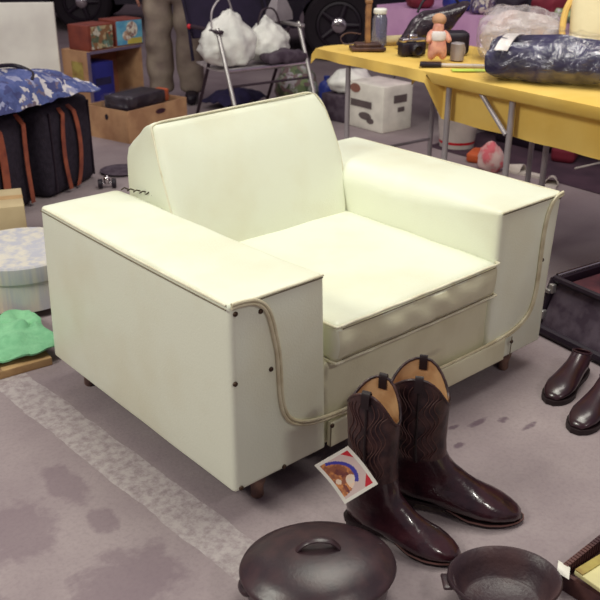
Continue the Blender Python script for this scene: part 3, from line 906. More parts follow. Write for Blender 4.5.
for z in (.155, .065):
    b = MB(); xx = -.205 + .07 * z / HC
    b.rbox((xx - .006, .325, z), (0.022, 0.020, 0.034), 0.004, 3); b.rbox((xx - .020, .335, z - .008), (0.014, 0.030, 0.014), 0.003, 3)
    b.build('clasp', M['alu'], case)

def shoe(label, toe, ang):
    L = 0.27
    v = Vector((math.cos(ang), math.sin(ang)))
    root = thing('leather_shoe', label, 'shoe', (toe[0] - v.x * L, toe[1] - v.y * L, 0), ang, 'dark shoes beside the open case')
    sec = [((.060, .088), (.0, .070), .028), ((.075, .082), (.0, .050), .031), ((.095, .074), (.02, .024), .034), ((.125, .066), (.075, .020), .036), ((.160, .058), (.130, .014), .041), ((.195, .052), (.180, .012), .045),
           ((.225, .045), (.215, .012), .041), ((.250, .035), (.245, .012), .030), ((.265, .024), (.263, .013), .016)]
    n = 20; R = []
    for T, B, wd in sec:
        T = Vector((T[0], 0, T[1])); B = Vector((B[0], 0, B[1])); c = (T + B) / 2; ax = (T - B) / 2
        R.append([c + ax * math.cos(2 * PI * j / n) + Vector((0, wd * math.sin(2 * PI * j / n), 0)) for j in range(n)])
    b = MB(); b.rings(R, False, True); b.build('upper', M['shoe'], root, ang=80)
    b = MB(); b.tube(R[0], 0.004, 6, closed=True); b.build('collar', M['shoe'], root)
    b = MB()
    Rr = []
    for i in range(17):
        t = i / 16; x = -0.004 + .276 * t; hw = interp(t, [(0, .016), (.05, .028), (.2, .034), (.45, .033), (.7, .048), (.85, .044), (.95, .030), (1, .012)])
        Rr.append([(x, -hw, 0), (x, hw, 0), (x, hw, .016), (x, -hw, .016)])
    b.rings(Rr); b.build('sole', M['sole'], root)
shoe('dark red-brown shoe at the case, the one nearer the armchair', (1.044, -0.180), math.radians(192))
shoe('dark red-brown shoe at the case, nearer the right edge of the picture', (0.962, -0.318), math.radians(190))

# ------------------------------------------------------------------ left edge: board, green cloth, hat box, beige box
b = MB(); b.rbox((0, 0, 0.014), (0.46, 0.62, 0.028), 0.003, 3)
tag(b.build('wooden_board', M['plank'], loc=(-0.165, 1.355, 0), rz=math.radians(-6)), 'pale wooden board on the floor under the green cloth, left edge', 'board')
b = MB()
def cloth(u_, v_):
    x = -0.17 + 0.38 * u_; y = -0.16 + 0.34 * v_
    edge = 0.03 * nz((u_ * 3, v_ * 3, 1), 1.5, 2)
    z = 0.014 + 0.010 * math.sin(40 * x + 60 * nz((x, y, 0), 3, 7) * .2) ** 2 + 0.026 * abs(nz((x, y, 0), 14, 5)) + 0.030 * abs(nz((x, y, 0), 5, 3)) + 0.012 * math.sin(PI * u_) * math.sin(PI * v_)
    return (x + edge, y + 0.03 * nz((u_ * 4, v_ * 4, 0), 1.2, 8), z)
b.sheet(cloth, 36, 30, 0.006)
tag(b.build('green_cloth', M['mint'], loc=(-0.105, 1.205, 0.030), rz=math.radians(-5)), 'crumpled mint green cloth lying on the pale board', 'cloth')
b = MB()
b.sheet(lambda u_, v_: (-0.10 + 0.20 * u_, -0.015 + 0.035 * v_, 0.008 + 0.012 * abs(nz((u_ * 6, v_ * 2, 0), 1, 3))), 20, 5, 0.004)
tag(b.build('lilac_scarf', M['lilacbit'], loc=(-0.235, 1.060, 0.030), rz=math.radians(-6)), 'narrow lilac scrap of cloth peeking out under the green cloth', 'cloth')
hb = thing('hat_box', 'round faded pale hat box with striped lid behind the green cloth', 'box', (0.20, 1.575, 0.029))
b = MB(); b.lathe([(0.205, 0.0), (0.212, 0.003), (0.212, 0.17), (0.20, 0.17)], n=48); b.build('drum', M['hatbox'], hb)
b = MB(); b.lathe([(0.220, 0.115), (0.221, 0.118), (0.221, 0.172), (0.216, 0.178), (0.10, 0.180), (0.01, 0.180)], n=48)
b.build('lid', M['hatbox'], hb)
bx = thing('beige_box', 'plain beige cardboard box at the left edge between hat box and travel bags', 'box', (0.28, 2.14, 0), math.radians(-22))
b = MB(); b.rbox((0, 0, 0.115), (0.36, 0.26, 0.23), 0.004, 3); b.build('carton', M['beige'], bx)
b = MB(); b.box((0, 0, 0.2305), (0.36, 0.05, 0.0012)); b.build('tape', M['plank'], bx)

# ------------------------------------------------------------------ travel bags and flowered cloth
def bag(label, loc, rz, sx, sy, sz, straps):
    root = thing('travel_bag', label, 'bag', loc, rz, 'charcoal travel bags with tan straps')
    b = MB(); b.rbox((0, 0, sz / 2), (sx, sy, sz), 0.045, 10, bulge=(0.01, 0.02, 0.01), fn=lambda p, un: p + Vector((0, 0.008 * nz(p, 6, sx * 9), 0)) if abs(un.y) > .5 else p)
    b.build('body', M['luggage'], root)
    for (x, wd, bend) in straps:
        b = MB()
        def st(u_, v_, x=x, wd=wd, bend=bend):
            z = 0.02 + (sz - 0.03) * v_
            return (x + bend * (v_ - 0.5) ** 2 * 4 - wd / 2 + wd * u_, -sy / 2 - 0.028 * math.sin(PI * (z / sz)) ** .4 - 0.007 + (0.04 * max(0, v_ - .9) * 10), z)
        b.sheet(lambda u_, v_: st(1 - u_, v_), 2, 20, 0.004); b.build('strap', M['strap'], root)
    for q in (-0.4, 0.4):
        b = MB(); b.tube([(q * sx, -sy / 2 - .008, 0.03 + (sz - .06) * i / 10) for i in range(11)], 0.006, 6)
        b.build('edge_piping', M['case'], root)
    b = MB(); b.tube(smoothpath([(-0.07, -0.03, sz), (-0.06, -0.05, sz + .035), (0.06, -0.05, sz + .035), (0.07, -0.03, sz)], 5), 0.010, 8)
    b.build('handle', M['strap'], root)
    return root
bag('charcoal travel bag with a broad tan strap, at the left edge of the picture', (0.50, 2.61, 0), math.radians(30), 0.46, 0.22, 0.46, [(-0.03, 0.050, 0.0), (0.14, 0.030, 0.03)])
bag('charcoal travel bag with two thin tan straps, nearer the cardboard boxes', (0.955, 2.825, 0), math.radians(30), 0.44, 0.24, 0.46, [(-0.12, 0.030, 0.05), (0.03, 0.032, -0.03)])
b = MB()
def flow(u_, v_):
    x = -0.45 + 0.90 * u_; y = -0.20 + 0.46 * v_
    z = 0.016 + 0.105 * math.sin(PI * min(1, u_ * 1.05)) ** .5 * math.sin(PI * v_) ** .6 + 0.028 * nz((x, y, 0), 6, 3) + 0.012 * nz((x, y, 0), 16, 5)
    drop = 0.05 * max(0, abs(v_ - .5) * 2 - 0.75) * 4
    return (x + .02 * nz((u_ * 5, v_ * 5, 0), 1, 9), y + .03 * nz((u_ * 4, v_ * 4, 3), 1, 4), z + 0.012 - drop * .6)
b.sheet(flow, 50, 34, 0.008)
ac = b.build('flowered_cloth_bag', M['aloha'], loc=(0.70, 2.70, 0.505), rz=math.radians(22))
tag(ac, 'blue flower-print cloth bag with dark handle lying over the travel bags', 'bag')
b = MB(); b.tube(smoothpath([(-0.26, -0.12, 0.095), (-0.18, -0.04, 0.150), (-0.04, 0.00, 0.162), (0.07, -0.01, 0.152), (0.10, -0.08, 0.12), (0.04, -0.13, 0.095)], 6), 0.010, 8)
b.build('handle', M['black'], ac)

# white board behind
b = MB(); b.rbox((0, 0, 0.37), (0.51, 0.03, 0.74), 0.006, 4)
wb = b.build('white_board', M['greyboard'], loc=(1.66, 4.64, 0), rz=math.radians(-34))
tag(wb, 'upright white board standing behind the travel bags', 'board')
# small chrome wheeled thing on the floor behind the armchair
pl = thing('dark_round_tray', 'small dark round tray on the floor behind the armchair', 'tray', (1.35, 2.83, 0))
b = MB(); b.lathe([(0.06, 0), (0.10, 0.004), (0.115, 0.014), (0.108, 0.015), (0.095, 0.007), (0.01, 0.006)], n=32); b.build('dish', M['case_felt'], pl)
ca = thing('chrome_caster', 'small chrome caster between two dark wheels, just behind the left armrest', 'caster', (1.14, 2.61, 0), math.radians(-30))
b = MB(); b.ball((0, 0, 0.045), 0.018, 0.018, 0.026); b.build('stem', M['chrome'], ca)
for s_ in (-1, 1):
    b = MB(); b.T = Matrix.Translation((s_ * 0.035, 0, 0.026)) @ Matrix.Rotation(PI / 2, 4, 'Y'); b.lathe([(0.02, -0.012), (0.026, -0.008), (0.026, 0.008), (0.02, 0.012)], n=20); b.build('wheel', M['black'], ca)
b = MB(); b.cyl((-0.035, 0, 0.026), (0.035, 0, 0.026), 0.005, n=10); b.build('axle', M['chrome'], ca)

# ------------------------------------------------------------------ cardboard boxes
def open_box(root, sx, sy, sz, m_out, m_in, th=0.006, holes=()):
    for (c, s_) in (((0, -sy / 2, sz / 2), (sx, th, sz)), ((0, sy / 2, sz / 2), (sx, th, sz)), ((-sx / 2, 0, sz / 2), (th, sy, sz)), ((sx / 2, 0, sz / 2), (th, sy, sz))):
        b = MB(); b.box(c, s_); b.build('side', m_out, root, smooth=False)
    b = MB(); b.box((0, 0, th / 2), (sx, sy, th)); b.build('bottom', m_in, root, smooth=False)
cb = thing('cardboard_box', 'open-topped cardboard fruit box holding black cases, behind the armchair back', 'box', (1.93, 3.58, 0), math.radians(14))
open_box(cb, 0.54, 0.36, 0.20, M['card'], M['card_dk'])
for (x, z, rx, rz_) in ((0.02, 0.155, 0.045, 0.016), (-0.05, 0.06, 0.016, 0.016)):
    b = MB(); b.T = Matrix.Translation((x, -0.1845, z)) @ Matrix.Rotation(PI / 2, 4, 'X'); b.lathe([(1, -0.001), (1, 0.001)], n=20, sx=rx, sy=rz_)
    b.build('hand_hole', M['case_in'] if rx > .02 else M['black'], cb)
b = MB(); b.T = Matrix.Translation((-0.2745, 0, 0.145)) @ Matrix.Rotation(-PI / 2, 4, 'Y'); b.lathe([(1, -0.001), (1, 0.001)], n=20, sx=.018, sy=.014); b.build('hand_hole', M['black'], cb)
t_ = thing('cassette_case', 'black case wrapped in shiny clear film lying in the fruit box', 'case', (1.895, 3.54, 0.175), math.radians(17))
b = MB(); b.rbox((0, 0, 0.045), (0.36, 0.20, 0.09), 0.008, 4); b.build('case', M['black'], t_)
b = MB(); b.rbox((0, 0, 0.05), (0.40, 0.23, 0.108), 0.02, 8, fn=lambda p, un: p + Vector((nz(p, 18, 1), nz(p, 18, 2), nz(p, 18, 3))) * 0.012); b.build('wrapping', M['film'], t_)
b = MB(); b.rbox((0, 0, 0.04), (0.055, 0.09, 0.08), 0.01, 4); tag(b.build('orange_packet', M['orange'], loc=(2.148, 3.63, 0.167), rz=0.25), 'orange packet at the right end of the fruit box', 'packet')
b = MB(); b.rbox((0, 0, 0.080), (0.44, 0.28, 0.16), 0.02, 4); tag(b.build('brown_parcel', M['case_in'], loc=(1.93, 3.58, 0.0065), rz=math.radians(14)), 'dull brown parcel filling the bottom of the fruit box', 'parcel')

cr = thing('cardboard_crate', 'tall cardboard carton lying on its side with open front, two picture tins on top', 'box', (2.17, 4.42, 0), math.radians(11))
sx, sy, sz = 0.50, 0.28, 0.425
for nm, c, s_, m_ in (('top', (0, 0, sz - .005), (sx, sy, .01), M['card']), ('bottom', (0, 0, .005), (sx, sy, .01), M['card_dk']), ('side', (-sx / 2 + .005, 0, sz / 2), (.01, sy, sz - .02), M['card']),
                      ('side', (sx / 2 - .005, 0, sz / 2), (.01, sy, sz - .02), M['card']), ('back', (0, sy / 2 - .005, sz / 2), (sx - .02, .01, sz - .02), M['card_dk'])):
    b = MB(); b.box(c, s_); b.build(nm, m_, cr, smooth=False)
b = MB(); b.box((-sx / 2 + .008, -sy / 2 - .002, sz / 2), (0.026, 0.004, sz)); b.box((0.01, -sy / 2 - .002, sz - .008), (sx - .03, 0.004, 0.02)); b.build('taped_edge', M['tape'], cr, smooth=False)
b = MB(); b.box((-sx / 2 - .001, -0.02, 0.27), (0.002, 0.12, 0.16)); b.build('yellow_print', M['olive'], cr, smooth=False)
bi = thing('blue_file_box', 'dark blue file box standing inside the open carton', 'box', (2.06, 4.37, 0.0105), math.radians(11))
b = MB(); b.rbox((0, 0, 0.165), (0.20, 0.20, 0.33), 0.006, 3); b.build('box', M['blue'], bi)
b = MB(); b.box((0, -0.101, 0.20), (0.14, 0.002, 0.05)); b.build('spine_label', M['navy'], bi)
t1 = thing('picture_tin', 'russet box with faded picture front, left of the two boxes on the carton', 'box', (2.07, 4.38, 0.4255), math.radians(14), 'picture boxes on the carton')
b = MB(); b.rbox((0, 0, 0.085), (0.24, 0.20, 0.17), 0.006, 3); b.build('box', M['boxred'], t1)
b = MB(); b.box((0.01, -0.101, 0.085), (0.20, 0.003, 0.15)); b.build('picture', M['picA'], t1, smooth=False)
t2 = thing('picture_tin', 'box with bright blue-sky picture, right of the two boxes on the carton', 'box', (2.345, 4.435, 0.4255), math.radians(6), 'picture boxes on the carton')
b = MB(); b.rbox((0, 0, 0.090), (0.24, 0.20, 0.18), 0.006, 3); b.build('box', M['boxred'], t2)
b = MB(); b.box((0, -0.101, 0.09), (0.225, 0.003, 0.165)); b.build('picture', M['picB_sky'], t2, smooth=False)
b = MB(); b.T = Matrix.Translation((0.02, -0.104, 0.10)) @ Matrix.Rotation(PI / 2, 4, 'X')
b.lathe([(1, -.001), (1, .001)], (0.0, 0.01, 0), 20, .05, .055); b.lathe([(1, -.001), (1, .001)], (-0.045, -0.03, 0), 20, .04, .035); b.build('printed_figures', M['picB_fig'], t2)
b = MB(); b.box((0.04, -0.1035, 0.03), (0.13, 0.002, 0.04)); b.build('printed_ground', M['picB_yel'], t2, smooth=False)
# ------------------------------------------------------------------ standing person in khaki trousers
def skin_body(name, verts, edges, rad, m_, parent, sub=2):
    me = bpy.data.meshes.new(name); me.from_pydata(verts, edges, []); me.update()
    o = bpy.data.objects.new(name, me); C.objects.link(o)
    md = o.modifiers.new('skin', 'SKIN')
    for i, q in enumerate(rad):
        me.skin_vertices[0].data[i].radius = q if isinstance(q, tuple) else (q, q)
        me.skin_vertices[0].data[i].use_root = (i == 0)
    md.use_smooth_shade = True
    o.modifiers.new('sub', 'SUBSURF').levels = sub; o.modifiers['sub'].render_levels = sub
    o.parent = parent
    dg = bpy.context.evaluated_depsgraph_get(); dg.update()
    me2 = bpy.data.meshes.new_from_object(o.evaluated_get(dg))
    o.modifiers.clear(); o.data = me2
    me2.materials.clear(); me2.materials.append(m_)
    me2.polygons.foreach_set('use_smooth', [True] * len(me2.polygons))
    return o
def chain_mesh(defs):
    """defs: list of (parent index or None, position, radius)"""
    return [p_ for _, p_, _ in defs], [(a, i) for i, (a, _, _) in enumerate(defs) if a is not None], [q for _, _, q in defs]
def person(label, loc, rz, top_mat, leg_mat):
    root = thing('person', label, 'person', loc, rz)
    D_ = [(None, (0, 0, .96), .13), (0, (0, 0, 1.10), .125), (1, (0, .01, 1.26), .14), (2, (0, .01, 1.40), .12), (3, (0, 0, 1.50), .055), (4, (0, -.01, 1.56), .060), (5, (0, -.02, 1.64), .092), (6, (0, -.02, 1.71), .075),
          (3, (.17, .01, 1.42), .055), (8, (.23, .02, 1.18), .042), (9, (.17, -.17, .98), .032), (10, (.12, -.22, .90), .026),
          (3, (-.17, .01, 1.42), .055), (12, (-.25, .02, 1.16), .042), (13, (-.24, -.06, .92), .032), (14, (-.24, -.08, .85), .026),
          (0, (.10, 0, .86), .10), (16, (.11, -.01, .50), .062), (17, (.12, .01, .12), .045), (0, (-.10, 0, .86), .10), (19, (-.11, -.01, .50), .062), (20, (-.12, .01, .12), .045)]
    v_, e_, r_ = chain_mesh(D_); skin_body('body', v_, e_, r_, M['skin'], root)
    # hands
    for (wx, wy, wz, dx, dy, dz) in ((.12, -.22, .90, -.10, -.35, -.93), (-.24, -.08, .85, 0, -.12, -.99)):
        dv = Vector((dx, dy, dz)).normalized(); sv = dv.cross(Vector((1, 0, 0))).normalized()
        Wp = Vector((wx, wy, wz)); Dh = [(None, tuple(Wp), .024), (0, tuple(Wp + dv * .05), .030)]
        b = MB(); b.ball(Wp + dv * .055, .018, .036, .046); 
        for f in range(4):
            a = Wp + dv * .090 + sv * (-.028 + .019 * f); ln = (.062, .072, .068, .052)[f]
            b.tube([a, a + dv * ln * .5 + Vector((0.004, 0, 0)), a + dv * ln + Vector((0.014, 0, 0))], [.0095, .0085, .007], 8)
        a = Wp + dv * .03 - sv * .03
        b.tube([a, a + dv * .035 - sv * .016, a + dv * .062 - sv * .018], [.012, .010, .008], 8)
        b.build('hand', M['skin'], root)
    # trousers: loose
    D_ = [(None, (0, 0, .98), .155), (0, (0, 0, .90), .165), (1, (.105, 0, .76), .125), (2, (.110, -.01, .50), .110), (3, (.112, .01, .28), .105), (4, (.114, .015, .10), .105), (5, (.114, .015, .055), .100),
          (1, (-.105, 0, .76), .125), (7, (-.110, -.01, .50), .110), (8, (-.112, .01, .28), .105), (9, (-.114, .015, .10), .105), (10, (-.114, .015, .055), .100)]
    v_, e_, r_ = chain_mesh(D_); tr = skin_body('trousers', v_, e_, r_, leg_mat, root, 3)
    for vv in tr.data.vertices:
        q = Vector(vv.co); k = nz(q, 9, 4) * .014 + nz((q.x * 3, q.y * 3, q.z * 12), 1, 2) * .010
        n_ = Vector((q.x - (0.125 if q.x > 0 else -0.125), q.y, 0)).normalized(); vv.co = q + n_ * k
    D_ = [(None, (0, 0, .95), .17), (0, (0, 0, 1.12), .16), (1, (0, .01, 1.28), .165), (2, (0, .01, 1.40), .13), (3, (0, 0, 1.47), .075), (3, (.18, .01, 1.42), .075), (5, (.235, .02, 1.18), .062), (6, (.185, -.14, 1.01), .050),
          (3, (-.18, .01, 1.42), .075), (8, (-.25, .02, 1.16), .062), (9, (-.24, -.05, .95), .050)]
    v_, e_, r_ = chain_mesh(D_); skin_body('jacket', v_, e_, r_, top_mat, root)
    b = MB(); b.ball((0, 0.012, 1.685), .098, .112, .105, 20, 12); b.build('hair', M['hair'], root)
    b = MB(); b.ball((0, -.118, 1.635), .013, .018, .024); b.build('nose', M['skin'], root)
    for s_ in (-1, 1):
        b = MB(); b.ball((s_ * .034, -.100, 1.655), .012); b.build('eye', M['black'], root)
        b = MB(); b.ball((s_ * .095, -.01, 1.64), .010, .020, .032); b.build('ear', M['skin'], root)
        b = MB()
        b.rbox((s_ * .115, -.06, .045), (.10, .28, .09), .04, 6, fn=lambda p, un: Vector((p.x * (1 - .25 * max(0, -un.y)), p.y, p.z * (1 if un.y > 0 else 1 + un.y * .35 * (un.z > 0)))))
        b.build('shoe', M['black'], root)
    b = MB(); b.tube([(-.028, -.108, 1.597), (0, -.113, 1.594), (.028, -.108, 1.597)], .006, 6); b.build('mouth', M['case_in'], root)
    return root
person('person in loose khaki trousers and dark jacket standing behind the cardboard boxes', (2.67, 4.24, 0), math.radians(-38), M['jacket'], M['khaki'])

# ------------------------------------------------------------------ folding chair with bags
fc = thing('folding_chair', 'aluminium folding garden armchair loaded with carrier bags', 'chair', (2.64, 3.22, 0), math.radians(-6))
X0 = 0.31
for s_ in (-1, 1):
    b = MB(); b.tube(smoothpath([(s_ * X0, -0.30, 0.0), (s_ * X0, -0.05, 0.60), (s_ * X0, -0.045, 0.625)], 3), 0.014, 10); b.build('front_leg', M['alu'], fc)
    b = MB(); b.tube([(s_ * (X0 - .03), 0.36, 0.0), (s_ * (X0 - .03), 0.04, 0.615)], 0.011, 10); b.build('rear_leg', M['darktube'], fc)
    b = MB(); b.rbox((s_ * X0, 0.12, 0.632), (0.045, 0.40, 0.022), 0.010, 4); b.build('armrest', M['darktube'] if s_ < 0 else M['alu'], fc)
b = MB(); b.tube([(-X0, -0.12, 0.40), (X0, -0.12, 0.40)], 0.016, 10); b.build('seat_bar', M['chrome'], fc)
b = MB(); b.tube([(-X0, -0.16, 0.31), (X0, -0.16, 0.31)], 0.008, 8); b.build('cross_bar', M['darktube'], fc)
b = MB()
b.sheet(lambda u_, v_: (-X0 + .02 + (2 * X0 - .04) * u_, -0.12 + 0.42 * v_, 0.405 - 0.02 * math.sin(PI * v_)), 8, 8, 0.008); b.build('seat', M['seatcloth'], fc)
b = MB(); b.ball((-X0 - .02, .30, .632), .016); b.build('red_knob', M['red'], fc)
b = MB(); b.tube([(X0 + .004, 0.30, 0.41), (X0 + .004, 0.34, 0.64), (X0, 0.46, 0.90), (-X0, 0.46, 0.90), (-X0 - .004, 0.34, 0.64), (-X0 - .004, 0.30, 0.41)], 0.011, 8)
b.sheet(lambda u_, v_: (-X0 + .02 + (2 * X0 - .04) * u_, 0.33 + 0.13 * v_, 0.55 + 0.34 * v_), 6, 6, 0.01)
b.build('backrest', M['jacket'], fc)
def blob_bag(name, label, loc, size, m_, seed, group=None, handle=None, hm=None, amp=0.18, n=28, m=18, extra=None, rz=0, peak=False):
    root = thing(name, label, 'bag', loc, rz, group)
    sx, sy, sz = size
    b = MB()
    def f(p):
        un = Vector((p.x / sx, p.y / sy, p.z / sz))
        k = 1 + amp * nz(un, 1.6, seed) + amp * .6 * nz(un, 4, seed + 3) + amp * .25 * nz(un, 9, seed + 6)
        q = Vector((p.x * k, p.y * k, p.z * k))
        if peak:
            t = un.z; an = math.atan2(p.y, p.x); kk = (1 + .22 * max(0, -t)) * (1 - .60 * max(0, t) ** 1.6) * (1 + .09 * math.sin(8 * an + seed + 3 * t) * (.25 + abs(t)) * (1 - abs(t) ** 6))
            q.x *= kk; q.y *= kk; q.z *= 1.0 + .12 * max(0, t)
            q += Vector((nz(q, 26, seed), nz(q, 26, seed + 1), 0)) * .016
        q.z = max(q.z, -sz * 0.86)
        return q
    b.ball((0, 0, sz * 0.86), sx, sy, sz, n, m, f); b.build('sack', m_, root, ang=80)
    if handle:
        b = MB(); b.tube(smoothpath(handle, 6), 0.006, 6); b.build('handle', hm or m_, root)
    return root
blob_bag('carrier_bag', 'full white plastic carrier bag on the left side of the folding chair seat', (2.47, 3.30, 0.414), (0.20, 0.15, 0.17), M['plastic_white'], 2, 'white carrier bags on the chair',
         [(-.14, -.02, .20), (-.12, 0, .34), (-.02, 0, .42), (.03, 0, .34), (.02, 0, .27)], M['steel_grey'], amp=.14, n=44, m=28, peak=True)
blob_bag('carrier_bag', 'smaller white plastic carrier bag on the right side of the folding chair seat', (2.78, 3.29, 0.412), (0.15, 0.13, 0.14), M['plastic_white'], 11, 'white carrier bags on the chair',
         [(-.08, 0, .20), (-.04, 0, .31), (.05, 0, .32), (.10, 0, .26), (.12, 0, .19)], M['darktube'], amp=.12, n=44, m=28, peak=True)
b = MB(); b.rbox((0, 0, .035), (.30, .16, .07), .03, 10, fn=lambda p, un: p + Vector((0, 0, .02 * nz(p, 14, 3) + .004 * math.sin(p.x * 90))))
tag(b.build('folded_grey_cloth', M['case_felt'], loc=(2.79, 3.13, 0.412), rz=-.1), 'folded grey cloth at the front of the folding chair seat', 'cloth')
# grey pouch on the right armrest
b = MB()
b.rings([[(x * k, y * k, z) for x, y in ((-.09, -.05), (.09, -.05), (.09, .05), (-.09, .05))] for k, z in ((1, 0), (.95, .05), (.6, .12), (.35, .17), (.12, .19))])
tag(b.build('grey_pouch', M['steel_grey'], loc=(2.955, 3.37, 0.6435), rz=.2), 'grey peaked pouch resting on the right arm of the folding chair', 'pouch')
# under the folding chair
b = MB(); b.sheet(lambda u_, v_: (-.22 + .44 * u_, -.16 + .32 * v_, .02 + .07 * math.sin(PI * u_) ** .5 * math.sin(PI * v_) ** .5 + .03 * nz((u_ * 5, v_ * 5, 0), 1, 3)), 24, 18, .008)
tag(b.build('navy_cloth_heap', M['navy'], loc=(2.90, 3.82, 0.03), rz=.3), 'heap of navy cloth on the floor behind the folding chair', 'cloth')
b = MB(); b.rbox((0, 0, .012), (.62, .10, .024), .003, 3)
tag(b.build('brown_plank', M['card_dk'], loc=(2.78, 3.47, 0), rz=math.radians(-12)), 'narrow brown plank on the floor below the folding chair', 'plank')
blob_bag('patterned_bag', 'green and grey patterned plastic bag beside the folding chair leg', (3.22, 3.50, 0), (0.16, 0.14, 0.17), M['green_print'], 5)
b = MB(); b.lathe([(.05, 0), (.062, .01), (.062, .15), (.05, .18), (.022, .20), (.022, .23)], n=24)
tag(b.build('blue_bottle', M['bluegloss'], loc=(3.36, 3.32, 0)), 'blue plastic bottle standing beside the patterned bag', 'bottle')
blob_bag('clear_bag_of_clothes', 'milky plastic bag of grey clothes left of the printed carton', (3.27, 2.98, 0.18), (0.17, 0.13, 0.085), M['print_wrap'] if False else M['plastic_white'], 8)
b = MB(); b.rbox((0, 0, .09), (.34, .24, .18), .01, 4)
tag(b.build('dark_grey_tub', M['case_felt'], loc=(3.27, 2.98, 0), rz=.1), 'dark grey tub on the floor under the milky plastic bag', 'tub')

# ------------------------------------------------------------------ yellow table
tb = thing('folding_table', 'long folding table with grey steel legs under the yellow cloth', 'table', (2.085, 0.285, 0), math.radians(-5))
# local: +y to the left end of the picture, -y to the right; +x away
TL, TW = 3.00, 0.66
b = MB(); b.rbox((0, 0, 0.715), (TW - .04, TL, 0.03), 0.006, 4); b.build('table_board', M['wood'], tb)
def leg(x0, y0, x1, y1, nm='leg', r_=0.0125, z1=0.70, z0=0.0):
    b = MB(); b.tube([(x0, y0, z0), (x1, y1, z1)], r_, 10); b.build(nm, M['steel_grey'], tb)
for y in (1.30, 0.64, 0.30, -1.40):
    for s_ in (-1, 1):
        xx = (-.295 if s_ < 0 else .27) if (s_ < 0 or y != 0.30) else -.06
        leg(xx, y, xx, y)
leg(-.305, 0.31, -.305, 0.47, 'brace', .010, .70, .55)
leg(-.27, 1.30, .27, 1.30, 'cross_bar', .008, .25, .25)
b = MB()
z0 = 0.732
# cloth: a closed slab on top with a skirt; short on the left half, long on the right half
def yc(v_): return -TL / 2 - .03 + (TL + .06) * v_
def cloth_row(v_):
    y = yc(v_)
    long_ = 1 if y < 0.72 else 0
    dropf = 0.145 if long_ else 0.045
    dropb = 0.22
    w_ = TW / 2
    ins = 0.0
    if y > TL / 2 - 0.20: ins = 0.0
    wv = 0.004 * math.sin(y * 23) + .004 * nz((y * 4, 0, 0), 1, 2)
    row = []
    nd = 8
    if long_:
        for i in range(6):
            t = i / 5
            row.append((-w_ + .068 + wv * (1.5 * (1 - t)), y, z0 - .20 + .145 * t))
        row.append((-w_ + .010, y, z0 - .050)); row.append((-w_ - .006, y, z0 - .040)); row.append((-w_ - .008, y, z0))
    else:
        for i in range(nd + 1):
            t = i / nd
            row.append((-w_ - .008 + wv * (2.0 * (1 - t)), y, z0 - dropf * (1 - t)))
    for i in range(1, 16):
        x = -w_ + 2 * w_ * i / 16
        row.append((x, y, z0 + .006 + .004 * nz((x * 8, y * 8, 0), 1, 4)))
    for i in range(nd + 1):
        t = i / nd
        row.append((w_ + .008 + wv * 2 * t, y, z0 - dropb * t))
    return row
NV = 96
rows = [cloth_row(i / NV) for i in range(NV + 1)]
# left end droops and rounds off
for ri, row in enumerate(rows):
    y = yc(ri / NV)
    if y > TL / 2 - .0:
        rows[ri] = [(x, yy, z - .03) for x, yy, z in row]
W_ = len(rows[0])
b.sheet(lambda u_, v_: rows[round(v_ * NV)][round(u_ * (W_ - 1))], W_ - 1, NV, 0.003)
cl = b.build('yellow_tablecloth', M['yellow'], loc=(2.085, 0.285, 0.003), rz=math.radians(-5), ang=60)
tag(cl, 'plain yellow cloth spread over the long folding table', 'tablecloth')
TZ = 0.745

# items on the yellow table
st_ = thing('wooden_stand', 'dark wooden stand with upright gilt post at the left end of the yellow table', 'stand', (1.99, 1.57, TZ), math.radians(-35))
b = MB(); b.rbox((0, 0, .008), (.16, .10, .016), .004, 3); b.rbox((0, 0, .024), (.12, .075, .018), .006, 3); b.build('base', M['umber'], st_)
b = MB(); b.rbox((0, 0, .125), (.026, .022, .19), .006, 4, fn=lambda p, un: p + Vector((.004 * nz(p, 30, 2), 0, 0))); b.rbox((0, 0, .215), (.034, .028, .02), .006, 3); b.build('post', M['gold'], st_)
b = MB(); b.tube(smoothpath([(-.06, 0, .030), (-.11, 0, .028), (-.125, .01, .055), (-.09, .02, .075), (-.03, .01, .07)], 6), .0035, 6); b.build('wire_loop', M['umber'], st_)
jar = thing('glass_jar', 'smoky glass jar with pale lid behind the wooden stand', 'jar', (2.135, 1.635, TZ))
b = MB(); b.lathe([(.030, 0), (.036, .004), (.036, .12), (.028, .14), (.026, .15)], n=28); b.build('glass', M['glass'], jar)
b = MB(); b.lathe([(.030, .146), (.032, .150), (.032, .165), (.028, .17)], n=24); b.build('lid', M['plastic_white'], jar)
b = MB(); b.tube([(-.17, 0, .022), (-.16, 0, .022), (.13, 0, .024), (.15, 0, .024)], [.014, .021, .024, .016], 16)
tag(b.build('paper_roll', M['beige'], loc=(2.30, 1.56, TZ), rz=math.radians(-25)), 'pale roll of paper lying across the yellow table behind the stand', 'roll')
cmx = thing('metal_camera', 'black camera with chrome top lying in the middle of the yellow table', 'camera', (2.03, 1.33, TZ), math.radians(-20))
b = MB(); b.rbox((0, 0, .030), (.12, .055, .060), .010, 4); b.build('body', M['black'], cmx)
b = MB(); b.rbox((0, 0, .068), (.118, .050, .018), .007, 4); b.rbox((0, 0, .082), (.04, .04, .022), .008, 3); b.build('chrome_top', M['chrome'], cmx)
b = MB(); b.T = Matrix.Translation((0, -.045, .030)) @ Matrix.Rotation(PI / 2, 4, 'X'); b.lathe([(.026, -.02), (.026, .015), (.02, .022), (.016, .012)], n=24); b.build('lens', M['black'], cmx)
hbg = thing('black_handbag', 'slanting black shiny handbag behind the doll', 'bag', (2.27, 1.42, TZ), math.radians(-30))
